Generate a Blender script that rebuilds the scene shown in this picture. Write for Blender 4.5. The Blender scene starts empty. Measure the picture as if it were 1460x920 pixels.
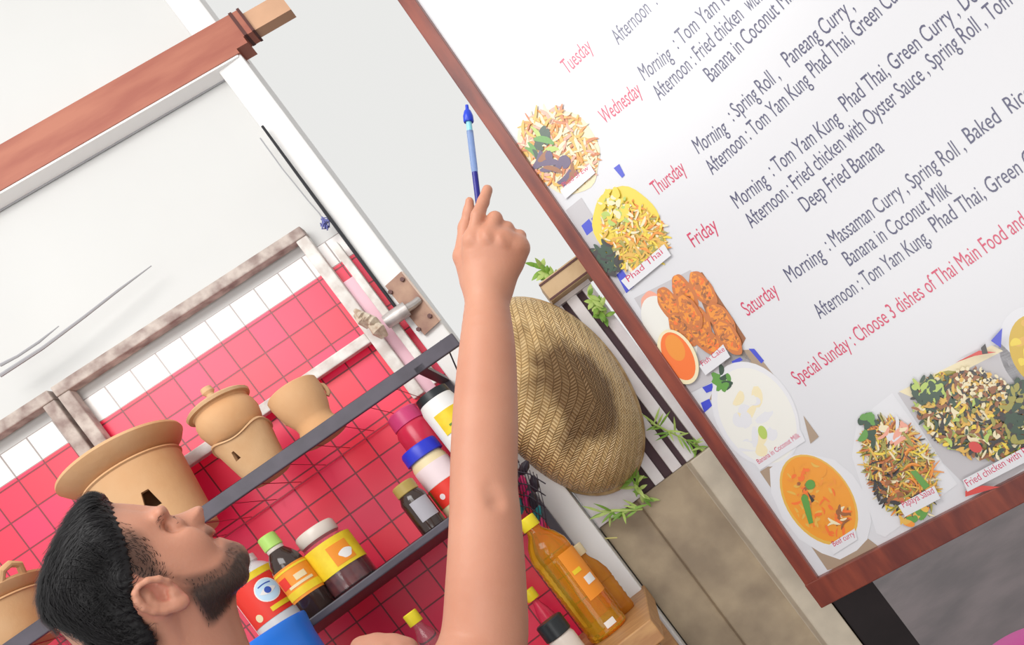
import bpy, math, random
import numpy as np
from mathutils import Vector
random.seed(7); rng = np.random.default_rng(7)
S = bpy.context.scene
COL = S.collection

# ------------------------------------------------------------------ camera, sky, light, exposure
F = 1200.0                      # focal length in pixels of the 1460x920 frame
CAMZ = 1.40
CA, SA = 0.8, 0.6               # the camera is rolled about 37 degrees
cam_d = bpy.data.cameras.new('camera'); cam = bpy.data.objects.new('camera', cam_d); COL.objects.link(cam)
cam_d.sensor_width = 36.0; cam_d.sensor_fit = 'HORIZONTAL'; cam_d.lens = F/1460*36
cam_d.shift_x = -156/1460; cam_d.shift_y = 208/1460; cam_d.clip_start = 0.02
from mathutils import Matrix
cam.matrix_world = Matrix(((CA, SA, 0, 0), (0, 0, -1, 0), (-SA, CA, 0, CAMZ), (0, 0, 0, 1)))
S.camera = cam
W = bpy.data.worlds.new('sky'); S.world = W; W.use_nodes = True
bg = W.node_tree.nodes['Background']; bg.inputs[0].default_value = (0.985, 0.985, 0.965, 1); bg.inputs[1].default_value = 0.84
def area(name, loc, target, sx, sy, power, color=(1, 1, 1)):
    d = bpy.data.lights.new(name, 'AREA'); d.shape = 'RECTANGLE'; d.size = sx; d.size_y = sy; d.energy = power; d.color = color
    o = bpy.data.objects.new(name, d); COL.objects.link(o); o.location = loc
    o.rotation_euler = (Vector(target)-Vector(loc)).to_track_quat('-Z', 'Y').to_euler(); return o
area('front_daylight', (-0.55, 0.15, 3.05), (0.0, 2.1, 2.0), 1.4, 0.8, 25, (1, 0.99, 0.97))
area('front_fill', (-0.9, -2.6, 1.15), (-0.5, 2.1, 1.3), 3.0, 1.8, 48, (1, 0.985, 0.97))  # added fill lamp to lift the dark lower tiles, no source seen
sd = bpy.data.lights.new('sun', 'SUN'); sd.energy = 0.4; sd.angle = 0.35; sd.color = (1, 0.96, 0.9)
so = bpy.data.objects.new('sun', sd); COL.objects.link(so); so.rotation_euler = Vector((0.10, 0.90, -0.32)).to_track_quat('-Z', 'Y').to_euler()
S.view_settings.view_transform = 'Standard'; S.view_settings.look = 'None'; S.view_settings.gamma = 1
S.view_settings.use_curve_mapping = False; S.view_settings.exposure = 0.0

# ------------------------------------------------------------------ geometry of the view
def ray(px, py):
    u = px-730; v = 460-py
    return np.array([(CA*u+SA*v)/F, 1.0, (-SA*u+CA*v+260)/F])
CAM = np.array([0, 0, CAMZ])
def at(px, py, y): return CAM + ray(px, py)*y
def onplane(px, py, c, k):      # plane y = c + k x
    d = ray(px, py); return CAM + d*(c/(1-k*d[0]))
def un(X, Z, y): return np.array([X*y/F, y, CAMZ+Z*y/F])      # level-frame pixels to a point
WC, WK = 2.2, 0.15              # tile wall plane
def wallx(X, o=0.0): return (WC-o)/(1-WK*X/F)*X/F
def wally(x, o=0.0): return WC-o+WK*x

# ------------------------------------------------------------------ materials
def mat(name, color, rough=0.5, spec=0.5, coat=0.0, coat_rough=0.2, var=0.0, vscale=8.0, var2=None, bump=0.0, bscale=60.0, metal=0.0, trans=0.0, sss=0.0, stretch=None, ior=1.45):
    m = bpy.data.materials.new(name); m.use_nodes = True
    nt = m.node_tree; b = nt.nodes['Principled BSDF']
    b.inputs['Base Color'].default_value = (*color, 1); b.inputs['Roughness'].default_value = rough
    b.inputs['Specular IOR Level'].default_value = spec; b.inputs['Coat Weight'].default_value = coat
    b.inputs['Coat Roughness'].default_value = coat_rough; b.inputs['Metallic'].default_value = metal
    b.inputs['Transmission Weight'].default_value = trans; b.inputs['IOR'].default_value = ior
    if sss: b.inputs['Subsurface Weight'].default_value = sss; b.inputs['Subsurface Radius'].default_value = (0.02, 0.008, 0.004); b.inputs['Subsurface Scale'].default_value = 0.5
    tc = nt.nodes.new('ShaderNodeTexCoord'); src = tc.outputs['Object']
    if stretch:
        mp = nt.nodes.new('ShaderNodeMapping'); mp.inputs['Scale'].default_value = stretch; nt.links.new(src, mp.inputs[0]); src = mp.outputs[0]
    if var or var2:
        n = nt.nodes.new('ShaderNodeTexNoise'); n.inputs['Scale'].default_value = vscale; n.inputs['Detail'].default_value = 6; nt.links.new(src, n.inputs['Vector'])
        r = nt.nodes.new('ShaderNodeValToRGB'); nt.links.new(n.outputs['Fac'], r.inputs[0])
        r.color_ramp.elements[0].position = 0.35; r.color_ramp.elements[1].position = 0.65
        c2 = var2 if var2 else tuple(max(0, c*(1-var)) for c in color); c1 = color if var2 else tuple(min(1, c*(1+var)) for c in color)
        r.color_ramp.elements[0].color = (*c2, 1); r.color_ramp.elements[1].color = (*c1, 1)
        nt.links.new(r.outputs[0], b.inputs['Base Color'])
    if bump:
        n2 = nt.nodes.new('ShaderNodeTexNoise'); n2.inputs['Scale'].default_value = bscale; n2.inputs['Detail'].default_value = 4; nt.links.new(src, n2.inputs['Vector'])
        bp_ = nt.nodes.new('ShaderNodeBump'); bp_.inputs['Strength'].default_value = bump; bp_.inputs['Distance'].default_value = 0.01
        nt.links.new(n2.outputs['Fac'], bp_.inputs['Height']); nt.links.new(bp_.outputs[0], b.inputs['Normal'])
    return m
def tile_mat(name, c1, c2, grout, x0, z0, tw, th, rough, mort=0.0022):
    m = bpy.data.materials.new(name); m.use_nodes = True; nt = m.node_tree; b = nt.nodes['Principled BSDF']
    uv = nt.nodes.new('ShaderNodeUVMap'); mp = nt.nodes.new('ShaderNodeMapping'); mp.inputs['Location'].default_value = (-x0, -z0, 0)
    nt.links.new(uv.outputs[0], mp.inputs[0])
    br = nt.nodes.new('ShaderNodeTexBrick'); br.offset = 0; br.squash = 1
    br.inputs['Scale'].default_value = 1; br.inputs['Brick Width'].default_value = tw; br.inputs['Row Height'].default_value = th
    br.inputs['Mortar Size'].default_value = mort; br.inputs['Mortar Smooth'].default_value = 0.3; br.inputs['Bias'].default_value = 0
    br.inputs['Color1'].default_value = (*c1, 1); br.inputs['Color2'].default_value = (*c2, 1); br.inputs['Mortar'].default_value = (*grout, 1)
    nt.links.new(mp.outputs[0], br.inputs['Vector']); nt.links.new(br.outputs['Color'], b.inputs['Base Color'])
    b.inputs['Roughness'].default_value = rough; b.inputs['Specular IOR Level'].default_value = 0.5; b.inputs['Coat Weight'].default_value = 0.25; b.inputs['Coat Roughness'].default_value = 0.3
    bp_ = nt.nodes.new('ShaderNodeBump'); bp_.invert = True; bp_.inputs['Strength'].default_value = 0.5; bp_.inputs['Distance'].default_value = 0.003
    nt.links.new(br.outputs['Fac'], bp_.inputs['Height']); nt.links.new(bp_.outputs[0], b.inputs['Normal'])
    return m
M = {}
TX0 = -0.613*1.0112
M['red_tile'] = tile_mat('red_tile', (0.92, 0.007, 0.045), (0.88, 0.006, 0.095), (0.20, 0.006, 0.02), TX0, 2.17-0.0757*40, 0.0713, 0.0757, 0.42)
M['white_tile'] = tile_mat('white_tile', (0.84, 0.82, 0.80), (0.84, 0.79, 0.77), (0.30, 0.26, 0.25), TX0, 2.255, 0.0713, 0.068, 0.25)
M['plaster'] = mat('plaster', (0.64, 0.64, 0.63), 0.8, var=0.02, vscale=2, bump=0.05, bscale=12)
M['white_paint'] = mat('white_paint', (0.76, 0.75, 0.74), 0.5, var=0.03, vscale=6)
M['trim_white'] = mat('trim_white', (0.92, 0.92, 0.91), 0.5)
M['concrete'] = mat('concrete', (0.44, 0.35, 0.24), 0.8, var2=(0.30, 0.235, 0.165), vscale=9, bump=0.15, bscale=40)
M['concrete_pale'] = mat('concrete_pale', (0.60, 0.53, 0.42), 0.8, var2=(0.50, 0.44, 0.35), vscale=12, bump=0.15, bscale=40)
M['floor'] = mat('floor_concrete', (0.185, 0.15, 0.155), 0.6, var2=(0.12, 0.10, 0.105), vscale=3.5, bump=0.1, bscale=30)
M['beam'] = mat('beam_wood', (0.46, 0.17, 0.11), 0.45, var2=(0.36, 0.11, 0.075), vscale=4, stretch=(1, 1, 6))
M['beam_end'] = mat('beam_end_wood', (0.62, 0.36, 0.22), 0.5, var=0.1, vscale=6)
M['dark_band'] = mat('dark_band', (0.10, 0.03, 0.025), 0.5)
M['frame_wood'] = mat('frame_wood', (0.26, 0.055, 0.030), 0.35, coat=0.3, coat_rough=0.3, var2=(0.13, 0.026, 0.020), vscale=5, stretch=(6, 6, 1.2))
M['weathered'] = mat('weathered_wood', (0.56, 0.48, 0.43), 0.6, var2=(0.27, 0.19, 0.17), vscale=26, bump=0.2)
M['whitewash_glare'] = mat('whitewash_glare_wood', (0.80, 0.78, 0.74), 0.6, var2=(0.60, 0.54, 0.50), vscale=30, bump=0.15)  # white paint; glare over the right stile is put into this colour
M['steel_dark'] = mat('dark_steel', (0.075, 0.065, 0.085), 0.45, spec=0.5, var=0.15, vscale=20)
M['wire'] = mat('wire', (0.42, 0.02, 0.05), 0.4)
M['black'] = mat('black_rubber', (0.02, 0.02, 0.025), 0.4)
M['grey_wire'] = mat('grey_wire', (0.38, 0.38, 0.40), 0.5)
M['blue_wire'] = mat('blue_wire', (0.16, 0.17, 0.42), 0.5)
M['rust'] = mat('rusty_plate', (0.36, 0.22, 0.15), 0.5, var2=(0.22, 0.11, 0.08), vscale=18, metal=0.2)
M['rust_edge'] = mat('bare_edge', (0.62, 0.50, 0.42), 0.4, metal=0.2)
M['zinc'] = mat('zinc', (0.52, 0.48, 0.46), 0.4, metal=0.4, var=0.2, vscale=30)
M['cloth_cream'] = mat('cream_cloth', (0.70, 0.62, 0.50), 0.8, var2=(0.40, 0.28, 0.2), vscale=40, bump=0.4)
M['clay'] = mat('clay', (0.62, 0.33, 0.15), 0.75, var2=(0.66, 0.40, 0.21), vscale=7, bump=0.08, bscale=70)
M['clay_pale'] = mat('clay_pale', (0.66, 0.44, 0.25), 0.8, var2=(0.58, 0.34, 0.17), vscale=9, bump=0.1, bscale=70)
M['counter'] = mat('counter_wood', (0.55, 0.30, 0.12), 0.5, var2=(0.42, 0.2, 0.08), vscale=6, stretch=(2, 10, 10))
M['panel'] = mat('vinyl_panel', (0.64, 0.64, 0.67), 0.36, spec=1.0, coat=1.0, coat_rough=0.36)
# ------------------------------------------------------------------ mesh building
class MB:
    def __init__(s): s.v = []; s.f = []; s.m = []; s.uv = None; s.mi = 0
    def add(s, vs, fs, mi=None):
        o = len(s.v); s.v += [tuple(map(float, v)) for v in vs]; mi = s.mi if mi is None else mi
        for f in fs: s.f.append(tuple(i+o for i in f)); s.m.append(mi)
    def hexa(s, p, mi=None): s.add(p, [(0, 3, 2, 1), (4, 5, 6, 7), (0, 1, 5, 4), (1, 2, 6, 5), (2, 3, 7, 6), (3, 0, 4, 7)], mi)
    def box(s, x0, x1, y0, y1, z0, z1, mi=None):
        s.hexa([(x0, y0, z0), (x1, y0, z0), (x1, y1, z0), (x0, y1, z0), (x0, y0, z1), (x1, y0, z1), (x1, y1, z1), (x0, y1, z1)], mi)
    def wbox(s, x0, x1, o0, o1, z0, z1, mi=None):      # box lying along the tile wall, o = distance in front of it
        a = max(o0, o1); b = min(o0, o1)
        q = lambda x, o, z: (x, wally(x, o), z)
        s.hexa([q(x0, a, z0), q(x1, a, z0), q(x1, b, z0), q(x0, b, z0), q(x0, a, z1), q(x1, a, z1), q(x1, b, z1), q(x0, b, z1)], mi)
    def tube(s, pts, r, seg=8, mi=None, cap=True):
        pts = [Vector(p) for p in pts]; n = len(pts)
        rs = r if hasattr(r, '__len__') else [r]*n
        t0 = (pts[1]-pts[0]).normalized(); ref = Vector((0, 0, 1)) if abs(t0.z) < 0.9 else Vector((1, 0, 0))
        u = t0.cross(ref).normalized(); vs = []; fs = []
        for i, p in enumerate(pts):
            t = (pts[min(i+1, n-1)]-pts[max(i-1, 0)]).normalized()
            u = (u-t*u.dot(t)).normalized(); w = t.cross(u)
            for k in range(seg):
                a = 2*math.pi*k/seg; vs.append(p+(u*math.cos(a)+w*math.sin(a))*rs[i])
        for i in range(n-1):
            for k in range(seg):
                k2 = (k+1) % seg; fs.append((i*seg+k, i*seg+k2, (i+1)*seg+k2, (i+1)*seg+k))
        if cap: fs.append(tuple(range(seg-1, -1, -1))); fs.append(tuple((n-1)*seg+k for k in range(seg)))
        s.add(vs, fs, mi)
    def lathe(s, c, prof, seg=40, mi=None, skip=None, wob=0.0):
        c = Vector(c); n = len(prof); vs = []; fs = []
        for i, (r, z) in enumerate(prof):
            for k in range(seg):
                a = 2*math.pi*k/seg; rr = r*(1+wob*math.sin(3*a+i))
                vs.append((c.x+rr*math.cos(a), c.y+rr*math.sin(a), c.z+z))
        for i in range(n-1):
            for k in range(seg):
                if skip and skip(i, 360*k/seg): continue
                k2 = (k+1) % seg; fs.append((i*seg+k, i*seg+k2, (i+1)*seg+k2, (i+1)*seg+k))
        if prof[0][0] > 1e-6: fs.append(tuple(range(seg-1, -1, -1)))
        if prof[-1][0] > 1e-6: fs.append(tuple((n-1)*seg+k for k in range(seg)))
        s.add(vs, fs, mi)
    def cyl_patch(s, c, r, a0, a1, z0, z1, seg=24, mi=None):     # label on a cylinder, angles in degrees
        vs = []; fs = []
        for k in range(seg+1):
            a = math.radians(a0+(a1-a0)*k/seg)
            for rr in (r, r+0.0006):
                for z in (z0, z1): vs.append((c[0]+rr*math.cos(a), c[1]+rr*math.sin(a), c[2]+z))
        for k in range(seg):
            o = k*4; p = o+4
            fs += [(o+2, p+2, p+3, o+3), (o, o+1, p+1, p), (o, p, p+2, o+2), (o+1, o+3, p+3, p+1)]
        fs += [(0, 2, 3, 1), (seg*4, seg*4+1, seg*4+3, seg*4+2)]
        s.add(vs, fs, mi)
    def cyl_poly(s, c, r, ac, zc, pts, mi=None):                # flat outline wrapped on a cylinder
        n = len(pts); cx = sum(p[0] for p in pts)/n; cz = sum(p[1] for p in pts)/n; vs = []; K = 6
        for q in range(K):
            f = 1-q/K
            for (x, z) in pts:
                a = math.radians(ac)+(cx+(x-cx)*f)/r; vs.append((c[0]+r*math.cos(a), c[1]+r*math.sin(a), c[2]+zc+cz+(z-cz)*f))
        a = math.radians(ac)+cx/r; vs.append((c[0]+r*math.cos(a), c[1]+r*math.sin(a), c[2]+zc+cz))
        fs = [(q*n+i, q*n+(i+1) % n, (q+1)*n+(i+1) % n, (q+1)*n+i) for q in range(K-1) for i in range(n)]+[((K-1)*n+i, (K-1)*n+(i+1) % n, K*n) for i in range(n)]
        s.add(vs, fs, mi)
    def build(s, name, mats, parent=None, smooth=True, bevel=0.0, kind=None, label=None, cat=None, group=None, weld=False):
        me = bpy.data.meshes.new(name); me.from_pydata(s.v, [], s.f)
        if not isinstance(mats, (list, tuple)): mats = [mats]
        for m in mats: me.materials.append(m)
        me.polygons.foreach_set('material_index', s.m); me.update()
        o = bpy.data.objects.new(name, me); COL.objects.link(o)
        if smooth:
            me.polygons.foreach_set('use_smooth', [True]*len(me.polygons)); me.set_sharp_from_angle(angle=math.radians(35))
        if bevel:
            b = o.modifiers.new('bevel', 'BEVEL'); b.width = bevel; b.segments = 2; b.limit_method = 'ANGLE'
        if parent is not None:
            o.parent = parent; pw = Vector(parent.location)
            o.matrix_parent_inverse = Matrix.Translation(-pw) if parent.parent is None else Matrix.Identity(4)
        if kind: o['kind'] = kind
        if label: o['label'] = label
        if cat: o['category'] = cat
        if group: o['group'] = group
        return o
def thing(name, label, cat, loc, group=None):
    o = bpy.data.objects.new(name, None); COL.objects.link(o); o.location = tuple(map(float, loc)); o.empty_display_size = 0.05
    o['label'] = label; o['category'] = cat
    if group: o['group'] = group
    return o

# ------------------------------------------------------------------ the setting
def wall_mesh():
    b = MB(); xs = (-1.9, -0.165); zs = (0, 2.255, 2.323, 3.7)
    for i in range(3): b.wbox(xs[0], xs[1], 0, -0.14, zs[i], zs[i+1], i)
    o = b.build('wall_back', [M['red_tile'], M['white_tile'], M['plaster']], smooth=False, kind='structure')
    uvl = o.data.uv_layers.new(name='UVMap')
    for l in o.data.loops:
        co = o.data.vertices[l.vertex_index].co; uvl.data[l.index].uv = (co.x*1.0112, co.z)
    return o
wall_mesh()
b = MB(); b.box(-4, 6, -3, 9, -0.1, 0); b.build('floor', M['floor'], smooth=False, kind='structure')
b = MB(); b.box(-0.213, -0.142, 2.125, 2.30, 0, 3.7); b.build('pillar', M['white_paint'], smooth=False, kind='structure', bevel=0.004)
b = MB()      # low concrete wall, stepped face
fp = [(-0.139, 2.20), (-0.022, 2.20), (-0.016, 2.175), (0.140, 2.175), (0.150, 2.14), (0.222, 2.14), (0.222, 2.40), (-0.139, 2.40)]
n = len(fp); vs = [(x, y, 0) for x, y in fp]+[(x, y, 1.31) for x, y in fp]
fs = [tuple(range(n-1, -1, -1)), tuple(range(n, 2*n))]+[(i, (i+1) % n, n+(i+1) % n, n+i) for i in range(n)]
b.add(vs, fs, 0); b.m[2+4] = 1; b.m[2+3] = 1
b.build('wall_low', [M['concrete'], M['concrete_pale']], smooth=False, kind='structure', bevel=0.004)
b = MB(); zb0, zb1 = 2.814, 2.911      # roof beam along the wall
def bpnt(X, dy, z):
    y = 2.14/(1-0.15*X/F); x = X*y/F; z += 0.013*(-57-X)/371
    return (x, y+dy if dy < 1 else max(y+0.03, wally(x)), z)
def beam_box(X0, X1, d0, d1, z0, z1, mi): b.hexa([bpnt(X0, d0, z0), bpnt(X1, d0, z0), bpnt(X1, d1, z0), bpnt(X0, d1, z0), bpnt(X0, d0, z1), bpnt(X1, d0, z1), bpnt(X1, d1, z1), bpnt(X0, d1, z1)], mi)
beam_box(-900, -80, 0, 1, zb0, zb1, 0); beam_box(-80, -62, 0, 1, zb0+0.012, zb1, 0); beam_box(-62, -46, 0, 0.05, zb0+0.03, zb1, 0)
beam_box(-46, 16, 0.008, 0.045, zb0+0.035, zb1-0.01, 1)
beam_box(-60, -55, -0.002, 0.052, zb0+0.03, zb1+0.002, 2); beam_box(-47, -43, -0.002, 0.052, zb0+0.03, zb1+0.002, 2)
b.build('beam', [M['beam'], M['beam_end'], M['dark_band']], smooth=False, kind='structure')
b = MB(); beam_box(-900, -84, 0.003, 1, zb0-0.005, zb0-0.0002, 0); b.build('trim_1', [M['trim_white']], smooth=False, kind='structure')
b = MB(); b.tube([np.array(bpnt(X, 0.0, zb0-0.006))+[0, wally(bpnt(X, 0, 0)[0])-bpnt(X, 0, 0)[1]-0.004, 0] for X in (-880, -600, -350, -150, -96)], 0.0022, 6); b.build('trim_2', [M['grey_wire']], kind='structure')

# ------------------------------------------------------------------ menu board
BC, BK = 1.995, -0.48
BT = np.array([1, BK, 0])/math.sqrt(1+BK*BK); BN = np.array([BK, -1, 0])/math.sqrt(1+BK*BK)   # along the board, out of its face
BO = np.array([0, BC, 0])
def bs(px, py):
    p = onplane(px, py, BC, BK); return float((p-BO) @ BT), float(p[2])
def bw(s, z, o=0.0): return BO+BT*s+BN*o+np.array([0, 0, z])
board = thing('menu_board', 'large white menu board with dish photos and weekly menu in a red-brown wooden frame', 'menu board', bw(*bs(1172, 863)))
sL0, zT = bs(535, -30); sB, zB = bs(1168, 858)
zT = 2.75; zB = bs(1172, 863)[1]
sTL = bs(727, 210)[0]+0.0; sBL = bs(1168, 861)[0]
sR = bs(1900, 500)[0]+0.25
def lerp_s(z):      # outer left edge of the frame leans a little
    z1 = bs(720, 214)[1]; z0 = bs(1172, 863)[1]; return bs(720, 214)[0]+(bs(1172, 863)[0]-bs(720, 214)[0])*(z1-z)/(z1-z0)
def bhex(b, q, o0, o1, mi=0):
    b.hexa([bw(*q[0], o0), bw(*q[1], o0), bw(*q[2], o0), bw(*q[3], o0), bw(*q[0], o1), bw(*q[1], o1), bw(*q[2], o1), bw(*q[3], o1)], mi)
fw = 0.034
b = MB(); bhex(b, [(lerp_s(zB), zB), (lerp_s(zB)+fw, zB), (lerp_s(zT)+fw, zT), (lerp_s(zT), zT)], -0.02, 0.018)
b.build('frame_stile', M['frame_wood'], board, smooth=False, bevel=0.002)
rz = lambda s, a, c: a+(c-a)*(s-lerp_s(zB))/(bs(1460, 712)[0]-lerp_s(zB))
def rail_q(s0, s1): 
    zb = lambda s: rz(s, zB, bs(1460, 712)[1]); zt = lambda s: rz(s, bs(1172, 863)[1]+0.064, bs(1460, 669)[1])
    return [(s0, zb(s0)), (s1, zb(s1)), (s1, zt(s1)), (s0, zt(s0))]
b = MB(); bhex(b, rail_q(lerp_s(zB)+0.002, sR), -0.02, 0.022); b.build('frame_rail', M['frame_wood'], board, smooth=False, bevel=0.002)
b = MB(); bhex(b, [(lerp_s(zT), zT-0.02), (sR, zT-0.02), (sR, zT+0.03), (lerp_s(zT), zT+0.03)], -0.02, 0.02); b.build('frame_rail', M['frame_wood'], board, smooth=False, bevel=0.002)
b = MB(); bhex(b, [(sR-fw, zB-0.03), (sR, zB-0.03), (sR, zT), (sR-fw, zT)], -0.02, 0.018); b.build('frame_stile', M['frame_wood'], board, smooth=False, bevel=0.002)
b = MB(); bhex(b, [(lerp_s(zB)+0.012, zB+0.03), (sR-0.01, zB+0.01), (sR-0.01, zT-0.005), (lerp_s(zT)+0.01, zT-0.005)], -0.01, 0.004); b.build('panel', M['panel'], board, smooth=False)
# post that carries the far end of the board, behind it
for s_ in (sR-0.08,):
    b = MB(); bhex(b, [(s_, 0.0), (s_+0.05, 0.0), (s_+0.05, zT), (s_, zT)], -0.06, -0.021); b.build('post', M['frame_wood'], board, smooth=False)

PAL = {}
def ink(name, c): 
    if name not in PAL: PAL[name] = mat('ink_'+name, c, 0.36, spec=0.7, coat=0.8, coat_rough=0.34)
    return PAL[name]
ink('navy', (0.03, 0.03, 0.11)); ink('crimson', (0.58, 0.008, 0.085)); ink('white', (0.70, 0.70, 0.73)); ink('shade', (0.50, 0.48, 0.50)); ink('tan', (0.36, 0.26, 0.18)); ink('blue', (0.03, 0.05, 0.55))
ink('yellow', (0.80, 0.60, 0.04)); ink('gold', (0.72, 0.42, 0.06)); ink('orange', (0.80, 0.27, 0.02)); ink('deep_orange', (0.85, 0.16, 0.015)); ink('brown', (0.30, 0.10, 0.025)); ink('rust', (0.55, 0.16, 0.03))
ink('green', (0.10, 0.30, 0.04)); ink('dark_green', (0.02, 0.06, 0.03)); ink('lime', (0.42, 0.55, 0.10)); ink('cream', (0.80, 0.70, 0.45)); ink('black', (0.025, 0.02, 0.02)); ink('red', (0.62, 0.04, 0.03)); ink('olive', (0.33, 0.30, 0.05)); ink('pink', (0.80, 0.35, 0.25)); ink('purple', (0.10, 0.06, 0.14)); ink('rice', (0.76, 0.75, 0.70)); ink('curry', (0.80, 0.30, 0.012)); ink('soup', (0.62, 0.40, 0.02))

LINES = [
 ('navy', [('Afternoon', 883, 65, 930, 17), (': Tom Yam Kung', 938, 8, 1016, -70)]),
 ('crimson', [('Tuesday', 811, 107, 847, 71)]),
 ('navy', [('Morning', 920, 116, 961, 84), (': Tom Yam Kung', 968, 71, 1062, -18)]),
 ('navy', [('Afternoon : Fried chicken', 942, 144, 1062, 26), ('with Oyster Sauce', 1070, 18, 1150, -56)]),
 ('navy', [('Banana in Coconut Milk', 1016, 118, 1140, -8)]),
 ('crimson', [('Wednesday', 864, 178, 917, 134)]),
 ('navy', [('Morning', 997, 220, 1040, 189), (': Spring Roll ,', 1047, 174, 1114, 112), ('Paneang Curry ,', 1126, 97, 1220, 14)]),
 ('navy', [('Afternoon : Tom Yam Kung', 1017, 250, 1158, 120), ('Phad Thai, Green Curry', 1162, 112, 1300, -16)]),
 ('crimson', [('Thursday', 938, 280, 980, 245)]),
 ('navy', [('Morning', 1053, 298, 1098, 263), (': Tom Yam Kung', 1104, 252, 1201, 175), ('Phad Thai, Green Curry , Deep', 1208, 160, 1412, -14)]),
 ('navy', [('Afternoon : Fried chicken with Oyster Sauce', 1073, 326, 1320, 113), (', Spring Roll , Tom Yam', 1324, 107, 1480, -24)]),
 ('navy', [('Deep Fried Banana', 1150, 303, 1262, 215)]),
 ('crimson', [('Friday', 991, 353, 1026, 327)]),
 ('navy', [('Morning', 1128, 403, 1178, 369), (': Massaman Curry , Spring Roll ,', 1184, 358, 1378, 214), ('Baked  Rice with', 1384, 206, 1516, 108)]),
 ('navy', [('Banana in Coconut Milk', 1212, 380, 1358, 276)]),
 ('navy', [('Afternoon : Tom Yam Kung,', 1170, 455, 1328, 344), ('Phad Thai, Green Curry', 1335, 332, 1512, 209)]),
 ('crimson', [('Saturday', 1067, 451, 1112, 419)]),
 ('crimson', [('Special Sunday : Choose 3 dishes of Thai Main Food and', 1139, 549, 1466, 320), ('Dessert', 1476, 313, 1530, 275)]),
]
def make_text(strings):
    obs = []
    for t in strings:
        cu = bpy.data.curves.new('t', 'FONT'); cu.body = t; cu.size = 1.0; cu.resolution_u = 3
        o = bpy.data.objects.new('t', cu); COL.objects.link(o); obs.append(o)
    dg = bpy.context.evaluated_depsgraph_get(); dg.update(); out = []
    for o in obs:
        me = bpy.data.meshes.new_from_object(o.evaluated_get(dg))
        out.append((np.array([v.co[:2] for v in me.vertices]), [tuple(p.vertices) for p in me.polygons])); bpy.data.meshes.remove(me)
    for o in obs:
        cu = o.data; bpy.data.objects.remove(o); bpy.data.curves.remove(cu)
    return out
LABELS = [('Phad Si Ew', 806, 268, 842, 242, 0.011), ('Phad Thai', 899, 402, 948, 361, 0.014), ('Fish Cake', 1004, 521, 1036, 499, 0.012), ('Banana in Coconut Milk', 1083, 661, 1142, 622, 0.012),
          ('Beef curry', 1190, 778, 1220, 762, 0.013), ('Papaya Salad', 1289, 721, 1333, 700, 0.015), ('Fried chicken with Basil', 1380, 690, 1478, 635, 0.016)]
allt = [w[0] for l in LINES for w in l[1]]+[l[0] for l in LABELS]
TXT = dict(zip(range(len(allt)), make_text(allt)))
def put_text(b, geo, x0, y0, x1, y1, capm, off):
    v, fs = geo; s0, z0 = bs(x0, y0); s1, z1 = bs(x1, y1); L = math.hypot(s1-s0, z1-z0); ca, sa = (s1-s0)/L, (z1-z0)/L
    xm, xM = v[:, 0].min(), v[:, 0].max(); sx = L/(xM-xm); sy = capm/0.7
    vs = []
    for x, y in v:
        X = (x-xm)*sx; Y = y*sy; vs.append(bw(s0+X*ca-Y*sa, z0+X*sa+Y*ca, off))
    b.add(vs, fs)
ti = 0
for colr, words in LINES:
    b = MB()
    for (t, x0, y0, x1, y1) in words: put_text(b, TXT[ti], x0, y0, x1, y1, 0.033, 0.0046); ti += 1
    b.build('lettering', PAL[colr], board, smooth=False)
LT = {}
for L_ in LABELS: LT[L_[0]] = TXT[ti]; ti += 1

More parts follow.
